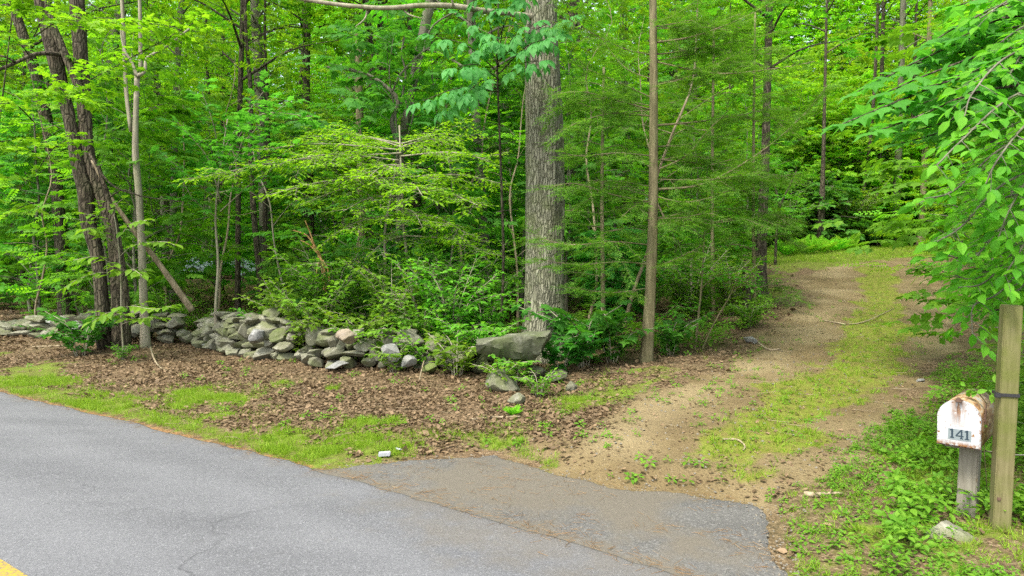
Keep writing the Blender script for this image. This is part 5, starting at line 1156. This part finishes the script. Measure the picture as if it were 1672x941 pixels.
def four(b, x, z, s):
    extr(b, [(x + .08 * s, z + .36 * s), (x + .08 * s, z + 1.0 * s), (x - .04 * s, z + 1.0 * s), (x - .33 * s, z + .38 * s), (x - .33 * s, z + .24 * s), (x + .08 * s, z + .24 * s), (x + .08 * s, z + .10 * s), (x - .02 * s, z + .08 * s), (x - .02 * s, z), (x + .32 * s, z), (x + .32 * s, z + .08 * s), (x + .22 * s, z + .10 * s), (x + .22 * s, z + .24 * s), (x + .34 * s, z + .24 * s), (x + .34 * s, z + .36 * s), (x + .22 * s, z + .36 * s), (x + .22 * s, z + .55 * s), (x + .08 * s, z + .55 * s)][:16] + [(x + .22 * s, z + .36 * s), (x + .22 * s, z + .40 * s), (x + .08 * s, z + .40 * s)][:0], -.0275, -.0262)
for fn, x in ((one, -.030), (four, .006), (one, .043)):
    b = bmesh.new()
    if fn is one: one(b, x, .048, .054)
    else:
        s = .054; z = .048
        extr(b, [(x + .06 * s, z), (x + .34 * s, z), (x + .34 * s, z + .08 * s), (x + .26 * s, z + .10 * s), (x + .26 * s, z + 1.0 * s), (x + .12 * s, z + 1.0 * s), (x - .34 * s, z + .36 * s), (x - .34 * s, z + .24 * s), (x + .12 * s, z + .24 * s), (x + .12 * s, z + .10 * s), (x + .06 * s, z + .08 * s)], -.0275, -.0262)
        extr(b, [(x + .26 * s, z + .24 * s), (x + .36 * s, z + .24 * s), (x + .36 * s, z + .35 * s), (x + .26 * s, z + .35 * s)], -.0275, -.0262)
        extr(b, [(x + .12 * s, z + .36 * s), (x + .12 * s, z + .76 * s), (x - .17 * s, z + .36 * s)], -.02752, -.02741)
    bm_obj('digit', b, M['digit'], door)
# counter of the 4 shows the plate
door_children = [c_ for c_ in door.children if c_.name.startswith('digit')]
me4 = door_children[1].data; me4.materials.append(M['sticker'])
for p in me4.polygons:
    if all(me4.vertices[i].co.y < -.0273 for i in p.vertices) and len(p.vertices) == 3: p.material_index = 1
b = bmesh.new(); box(b, mw / 2 + .004, .10, .16, .006, .03, .045, .002); box(b, mw / 2 + .007, .10, .18, .005, .016, .12, .002); bm_obj('flag', b, M['iron'], mbx, (D0[0], D0[1], hz))
b = bmesh.new(); box(b, 0, .2, -.012, .15, .36, .022, .003); bm_obj('base_board', b, M['grey_wood'], mbx, (D0[0], D0[1], hz))
b = bmesh.new(); box(b, .04, .0, 0, .012, .008, .02, .002); box(b, .04, .0, .02, .03, .008, .006, .002); bm_obj('latch', b, M['iron'], mbx, (D0[0] + .066, D0[1] + .02, hz + .15))

pb = at(1632, 862); Yp = pb[1]; ptop = P(1640, 498, Yp)[2]; ph = ptop - pb[2]
post = thing('wooden_post', 'tall square weathered wooden post right beside the mailbox', 'post', tuple(pb), None, math.radians(-20))
b = bmesh.new(); box(b, 0, 0, ph / 2 - .15, .088, .088, ph + .3, .005)
o = bm_obj('post_body', b, M['post_wood'], post, (0, 0, 0), (0, math.radians(1.0), 0))
zs = P(1640, 643, Yp)[2] - pb[2]
q = N('black_strap'); q.base((.02, .02, .022), .5, .4); M['strap'] = q.m
b = bmesh.new()
for (cx_, cy_, sx_, sy_) in ((0, -.0492, .106, .006), (0, .0492, .106, .006), (.0492, 0, .006, .092), (-.0492, 0, .006, .092)): box(b, cx_ + .009, cy_, zs, sx_, sy_, .018, .001)
box(b, -.046, -.060, zs, .03, .018, .026, .003)
o = bm_obj('strap', b, M['strap'], post); o['label'] = 'black cable strap around the post'
b = bmesh.new(); box(b, -.02, -.0485, ph * .14, .018, .006, .018, .002); bm_obj('bolt', b, M['iron'], post)
q = N('pale_wire'); q.base((.2, .19, .15), .6, .4); M['wire'] = q.m
w = Wood(); wp = [P(1598, 737, 4.08), P(1620, 738, 3.95), P(1645, 742, 3.92), P(1680, 743, 3.95), P(1730, 738, 4.05), P(1764, 735, 4.08)]
w.tube(smooth_path(wp, 24), .0035, 5); o = link('wire', w.mesh('wire', M['wire'], wp[0]), loc=tuple(wp[0])); tag(o, 'thin pale wire stretched low past the square post', 'wire')
# vine on the post
r_ = np.random.default_rng(50); w = Wood(); lv = Leaves()
for pth in ([(1612, 800, 4.0), (1607, 720, 3.93), (1612, 660, 3.92), (1630, 630, 3.9), (1634, 600, 3.9)], [(1612, 660, 3.92), (1595, 640, 3.9), (1580, 636, 3.9)], [(1630, 630, 3.9), (1640, 660, 3.88), (1644, 700, 3.88)]):
    A = smooth_path(pxs(pth), 20); w.tube(A, .0028, 4)
    k = 7; ix = r_.integers(4, 20, k); lv.add(A[ix] + r_.normal(size=(k, 3)) * .01, nrm(r_.normal(size=(k, 3)) - UP * .3), np.array([-.3, -.9, .4]) + r_.normal(size=(k, 3)) * .4, r_.uniform(.045, .07, k))
vb = pxs([(1612, 800, 4.0)])[0]; t = thing('vine', 'thin vine with small leaves climbing between mailbox and post', 'vine', (vb[0], vb[1], tz(vb[0], vb[1])))
link('stem', w.mesh('stem', M['bark_tan'], t.location), t); link('foliage', lv.mesh('foliage', S_OVATE, M['weed'], t.location), t)

# litter on the verge
q = N('white_card'); q.base(q.mix(q.noise(q.coord(), 30), (.30, .31, .33), (.36, .37, .39)), .6, .3); M['card'] = q.m
g = at(627, 748); b = bmesh.new(); box(b, 0, 0, .017, .092, .045, .034, .004)
for v in b.verts: v.co.x += v.co.z * .15; v.co.z += .004 * math.sin(v.co.x * 60)
tag(bm_obj('carton', b, M['card'], None, tuple(g + UP * .012), (0, .05, .25)), 'small white carton dropped on the grass beside the apron', 'litter')
g = at(651, 737); me = rock_mesh('paper_scrap', np.random.default_rng(4), (.085, .03, .015), M['card'], 8); tag(link('paper_scrap', me, None, tuple(g + UP * .012), (0, .1, -.4)), 'crumpled pale paper scrap just behind the white carton', 'litter')
def stick(pts, r0, r1, label, mat='dead_wood', lift=.012, name='fallen_branch'):
    A = []
    for px, py, *h in pts:
        g = at(px, py); g[2] += lift + (h[0] if h else 0); A.append(g)
    w = Wood(); w.tube(smooth_path(A, 16), np.linspace(r0, r1, 16), 7, disp=lambda a, t, p: 1 + .35 * (vnoise(a * 1.5, t * 9 + a * 0) - .5))
    tag(link(name, w.mesh(name, M[mat], A[0]), loc=tuple(A[0])), label, 'branch')
stick([(246, 582, .12), (252, 594, .05), (262, 602), (278, 610)], .014, .008, 'curved pale stick standing in the leaves below the slim sapling')
stick([(1314, 811), (1332, 812), (1350, 811), (1375, 810)], .020, .010, 'pale bare stick lying on the grass right of the apron')
stick([(684, 625), (692, 608, .12), (703, 585, .3)], .008, .006, 'thin stick leaning on the wall end')
stick([(770, 688), (800, 685), (850, 683)], .016, .01, 'straight stick in the leaves in front of the boulder')
stick([(53, 568), (80, 567), (103, 566)], .016, .012, 'grey stick lying in front of the low wall')
stick([(1180, 720), (1205, 722), (1216, 732), (1214, 738)], .010, .006, 'hooked little stick on the drive')
stick([(1235, 560), (1255, 572), (1275, 572)], .02, .012, 'forked driftwood coloured stick at the left edge of the drive')
stick([(1080, 895), (1170, 915), (1262, 936)], .006, .004, 'long thin twig lying across the apron near the road', 'bark_tan', .006)
stick([(640, 798), (655, 802), (668, 797)], .008, .005, 'short curled twig on the seam of road and apron', 'dead_wood', .01)
stick([(1345, 525), (1400, 530), (1460, 505)], .016, .006, 'long thin stick lying across the upper drive')

# parked car far back in the trees
car_Y = 40.; cx0 = (362 - CX) / F * car_Y
cz = P(362, 466, car_Y)[2] - .05
car = thing('parked_car', 'grey blue car parked far back in the trees behind the wall', 'car', (cx0, car_Y, tz(cx0, car_Y)), None, .12)
q = N('car_paint'); q.base((.30, .38, .42), .3, .5); M['car'] = q.m
q = N('car_glass'); q.base((.02, .03, .035), .1, .6); M['glass'] = q.m
q = N('tyre'); q.base((.02, .02, .02), .8, .3); M['tyre'] = q.m
def prof(pts, y0, y1, bev=.05):
    b = bmesh.new(); a = [b.verts.new((x, y0, z)) for x, z in pts]; c_ = [b.verts.new((x, y1, z)) for x, z in pts]; k = len(a)
    b.faces.new(a); b.faces.new(c_[::-1])
    for i in range(k): b.faces.new((a[i], c_[i], c_[(i + 1) % k], a[(i + 1) % k]))
    bmesh.ops.bevel(b, geom=b.edges[:], offset=bev, segments=2, affect='EDGES'); return b
bm_obj('body', prof([(-2.2, .35), (-2.25, .7), (-2.1, .95), (-1.5, 1.0), (-.9, 1.42), (.5, 1.45), (1.15, 1.02), (2.0, .9), (2.2, .65), (2.15, .35)], -.85, .85, .06), M['car'], car)
bm_obj('side_window', prof([(-1.35, 1.02), (-.85, 1.36), (.42, 1.38), (.95, 1.03)], -.865, -.855, .002), M['glass'], car)
for x in (-1.35, 1.35):
    for y in (-.8, .8):
        w = Wood(); w.tube(np.array([[x, y - .1, .33], [x, y + .1, .33]]), .33, 18); wh = link('wheel', w.mesh('wheel', M['tyre'], (0, 0, 0), False), car)
        w = Wood(); w.tube(np.array([[x, y - .115, .33], [x, y + .115, .33]]), .19, 12); link('rim', w.mesh('rim', M['car'], (0, 0, 0), False), wh)

# ------------------------------------------------------------------ uncountable ground stuff
r = np.random.default_rng(90)
def field(n, ylo, yhi, pxlo, pxhi, mask, ypow=1.6, lift=.0):
    px = r.uniform(pxlo, pxhi, n * 6); Y = ylo + (yhi - ylo) * r.random(n * 6) ** ypow; x = (px - CX) / F * Y
    keep = r.random(n * 6) < mask(x, Y); x, Y = x[keep][:n], Y[keep][:n]
    return np.stack([x, Y, terrain(x, Y) + lift], 1)
def outside(x, y): return (road_d(x, y) > .06) & (poly_sd(x, y, APRON) > .05)
def stuff(name, lv, shape, mat, smooth=False): tag(link(name, lv.mesh(name, shape, M[mat], smooth=smooth)), kind='stuff')
def ang(n, el=.0, sd=.2):
    a = r.uniform(0, 6.283, n); e = el + r.normal(size=n) * sd
    return np.stack([np.cos(a) * np.cos(e), np.sin(a) * np.cos(e), np.sin(e)], 1)
# leaf litter
lmask = lambda x, y: outside(x, y) * np.clip(1.05 - drive_m(x, y) * 1.04 - grass_m(x, y) * 1.1, 0.006, 1) * np.where(x > 1.2, .45, 1) * (.3 + .7 * sstep(.34, .56, fbm(x * 1.8 + 3, y * 2.4, 3))) * (road_d(x, y) > .35)
p = field(54000, 3.6, 13, -150, 1300, lmask, 1.2, .012); lv = Leaves(); lv.add(p, ang(len(p), .05, .3), UP + r.normal(size=(len(p), 3)) * .45, .016 + .044 * r.random(len(p)) ** 1.6 + .02 * (r.random(len(p)) > .93))
p = field(14000, 12, 30, -150, 1300, lmask, 1.1, .015); lv.add(p, ang(len(p), .05, .3), UP + r.normal(size=(len(p), 3)) * .4, r.uniform(.08, .14, len(p)))
p = field(1700, 3.6, 18, 850, 1600, lambda x, y: outside(x, y) * drive_m(x, y) * (.15 + .85 * sstep(.45, .6, fbm(x * 2, y * 2 + 5, 3))), 1.3, .006); lv.add(p, ang(len(p), .0, .2), UP + r.normal(size=(len(p), 3)) * .25, r.uniform(.014, .04, len(p)))
p = field(900, 3.6, 20, 900, 1672, lambda x, y: outside(x, y) * .8, 1.4, .008); lv.add(p, ang(len(p), .05, .3), UP + r.normal(size=(len(p), 3)) * .4, r.uniform(.03, .06, len(p)))
stuff('leaf_litter', lv, S_CURL, 'litter')
# twigs
p = field(3200, 3.4, 14, -100, 1672, lambda x, y: outside(x, y) * (.2 + .8 * lmask(x, y)), 1.3, .008); lv = Leaves(); lv.add(p, ang(len(p), 0, .08), UP, np.where(p[:, 1] < 5.5, r.uniform(.03, .09, len(p)), r.uniform(.05, .2, len(p))))
stuff('twigs', lv, S_STICK, 'twig')
# pine straw along the pavement edge and on the apron
lv = Leaves()
t = r.uniform(-12, 6, 1800); e = edge_n(t) + r.normal(size=1800) * .05 + .04; p = np.stack([t * TA[0] + e * NA[0], t * TA[1] + e * NA[1]], 1); p = p[p[:, 0] < 2.4]
z = np.where((road_d(p[:, 0], p[:, 1]) < .02) | (poly_sd(p[:, 0], p[:, 1], APRON) < .03), .004, terrain(p[:, 0], p[:, 1]) + .005)
lv.add(np.column_stack([p, z]), ang(len(p), 0, .1), UP, r.uniform(.03, .08, len(p)))
px = r.uniform(520, 1290, 9000); py = r.uniform(735, 945, 9000)
g = np.array([flat(a, b) for a, b in zip(px, py)]); s = poly_sd(g[:, 0], g[:, 1], APRON); cl = fbm(g[:, 0] * 3, g[:, 1] * 3, 3)
g = g[(s < .06) & (cl > .57)][:500]; lv.add(np.column_stack([g, np.full(len(g), .004)]), ang(len(g), 0, .06), UP, r.uniform(.03, .075, len(g)))
stuff('pine_straw', lv, S_STICK, 'straw')
# grass
gm = lambda x, y: outside(x, y) * grass_m(x, y) ** 1.6 * (.25 + .75 * sstep(.38, .6, fbm(x * 4, y * 4 + 2, 3)))
p = field(15000, 3.4, 9, -150, 1000, lambda x, y: gm(x, y) * (x < 2.3), 1.3); lv = Leaves(); lv.add(p, UP + r.normal(size=(len(p), 3)) * .25, ang(len(p)), r.uniform(.025, .07, len(p)))
p = field(1500, 3.0, 7, 1250, 1800, lambda x, y: outside(x, y) * .6 * (drive_m(x, y) < .5) * sstep(.35, .6, fbm(x * 3, y * 3, 3)), 1.2); lv.add(p, UP + r.normal(size=(len(p), 3)) * .35, ang(len(p)), r.uniform(.02, .06, len(p)))
p = field(2600, 3.6, 22, 900, 1672, lambda x, y: outside(x, y) * np.maximum(strip_m(x, y) * .8, gm(x, y) * .6) * (x > 1.0), 1.3); lv.add(p, UP + r.normal(size=(len(p), 3)) * .3, ang(len(p)), r.uniform(.03, .09, len(p)))
p = field(3500, 20, 29, 1230, 1600, gm, 1.0); lv.add(p, UP + r.normal(size=(len(p), 3)) * .25, ang(len(p)), r.uniform(.06, .13, len(p)))
stuff('grass', lv, S_TUFT, 'grass')
# low weeds: thick around the mailbox, scattered elsewhere
wm = lambda x, y: outside(x, y) * (poly_sd(x, y, DRIVE) > .05) * sstep(.39, .55, fbm(x * 1.7 + 9, y * 1.7, 4)) * (x > 1.5)
p = field(3300, 3.0, 9, 1200, 1900, wm, 1.6, .0); lv = Leaves(); h = .05 * r.random(len(p)) ** 2; lv.add(p + np.column_stack([h * 0, h * 0, h]), ang(len(p)), UP + r.normal(size=(len(p), 3)) * .35, r.uniform(.02, .046, len(p)))
p = field(800, 3.1, 8, 1460, 1800, lambda x, y: outside(x, y) * (poly_sd(x, y, DRIVE) > .25) * sstep(.40, .5, fbm(x * 2.5, y * 2.5 + 1, 3)), 1.2); h = r.uniform(.01, .14, len(p)); lv.add(p + np.column_stack([h * 0, h * 0, h]), ang(len(p)), UP + r.normal(size=(len(p), 3)) * .4, r.uniform(.05, .09, len(p)))
p = field(520, 3.0, 6.5, 1250, 1600, lambda x, y: outside(x, y) * .5 * (drive_m(x, y) < .6), 1.2); lv.add(p + UP * .008, ang(len(p)), UP + r.normal(size=(len(p), 3)) * .35, r.uniform(.02, .06, len(p)))
p = field(520, 3.8, 10, -50, 1250, lambda x, y: outside(x, y) * .3 * (road_d(x, y) > .4) * sstep(.45, .6, fbm(x * 1.1, y * 1.1 + 7, 3)), 1.2); lv.add(p + UP * .02, ang(len(p)), UP + r.normal(size=(len(p), 3)) * .3, r.uniform(.03, .075, len(p)))
p = field(260, 3.8, 14, 950, 1560, lambda x, y: outside(x, y) * drive_m(x, y) * sstep(.5, .6, fbm(x * 1.6, y * 1.6 + 3, 3)), 1.2); lv.add(p + UP * .01, ang(len(p)), UP + r.normal(size=(len(p), 3)) * .3, r.uniform(.025, .06, len(p)))
p = field(5200, 9.5, 30, -150, 1270, lambda x, y: outside(x, y) * (drive_m(x, y) < .1) * sstep(.42, .6, fbm(x * .7, y * .7 + 7, 3)) * (road_d(x, y) > 3.2), 1.2); h = r.uniform(.03, .3, len(p)); lv.add(p + np.column_stack([h * 0, h * 0, h]), ang(len(p)), UP + r.normal(size=(len(p), 3)) * .3, r.uniform(.06, .14, len(p)))
stuff('ground_cover', lv, S_WEED, 'weed')
# pebbles and flakes on the drive
p = field(700, 3.6, 16, 850, 1560, lambda x, y: outside(x, y) * drive_m(x, y), 1.3, .0); lv = Leaves(); lv.add(p, ang(len(p)), UP + r.normal(size=(len(p), 3)) * .3, r.uniform(.012, .03, len(p)))
q = N('pebble'); q.base((.15, .135, .105), .8, .2); M['pebble'] = q.m
px = r.uniform(520, 1330, 16000); py = r.uniform(730, 945, 16000); g = np.array([flat(a, b) for a, b in zip(px, py)]); s_ = poly_sd(g[:, 0], g[:, 1], APRON)
g = g[(s_ > -.12) & (s_ < .10) & (road_d(g[:, 0], g[:, 1]) > .03)][:420]; lv.add(np.column_stack([g, np.where(poly_sd(g[:, 0], g[:, 1], APRON) < 0, -.004, terrain(g[:, 0], g[:, 1]))]), ang(len(g)), UP + r.normal(size=(len(g), 3)) * .3, r.uniform(.006, .02, len(g)))
stuff('pebbles', lv, _shape([(0, 0, 0), (.4, .3, .1), (.3, .9, .1), (-.3, .9, .05), (-.45, .35, .1), (0, .5, .5)], [(0, 1, 5), (1, 2, 5), (2, 3, 5), (3, 4, 5), (4, 0, 5)]), 'pebble')
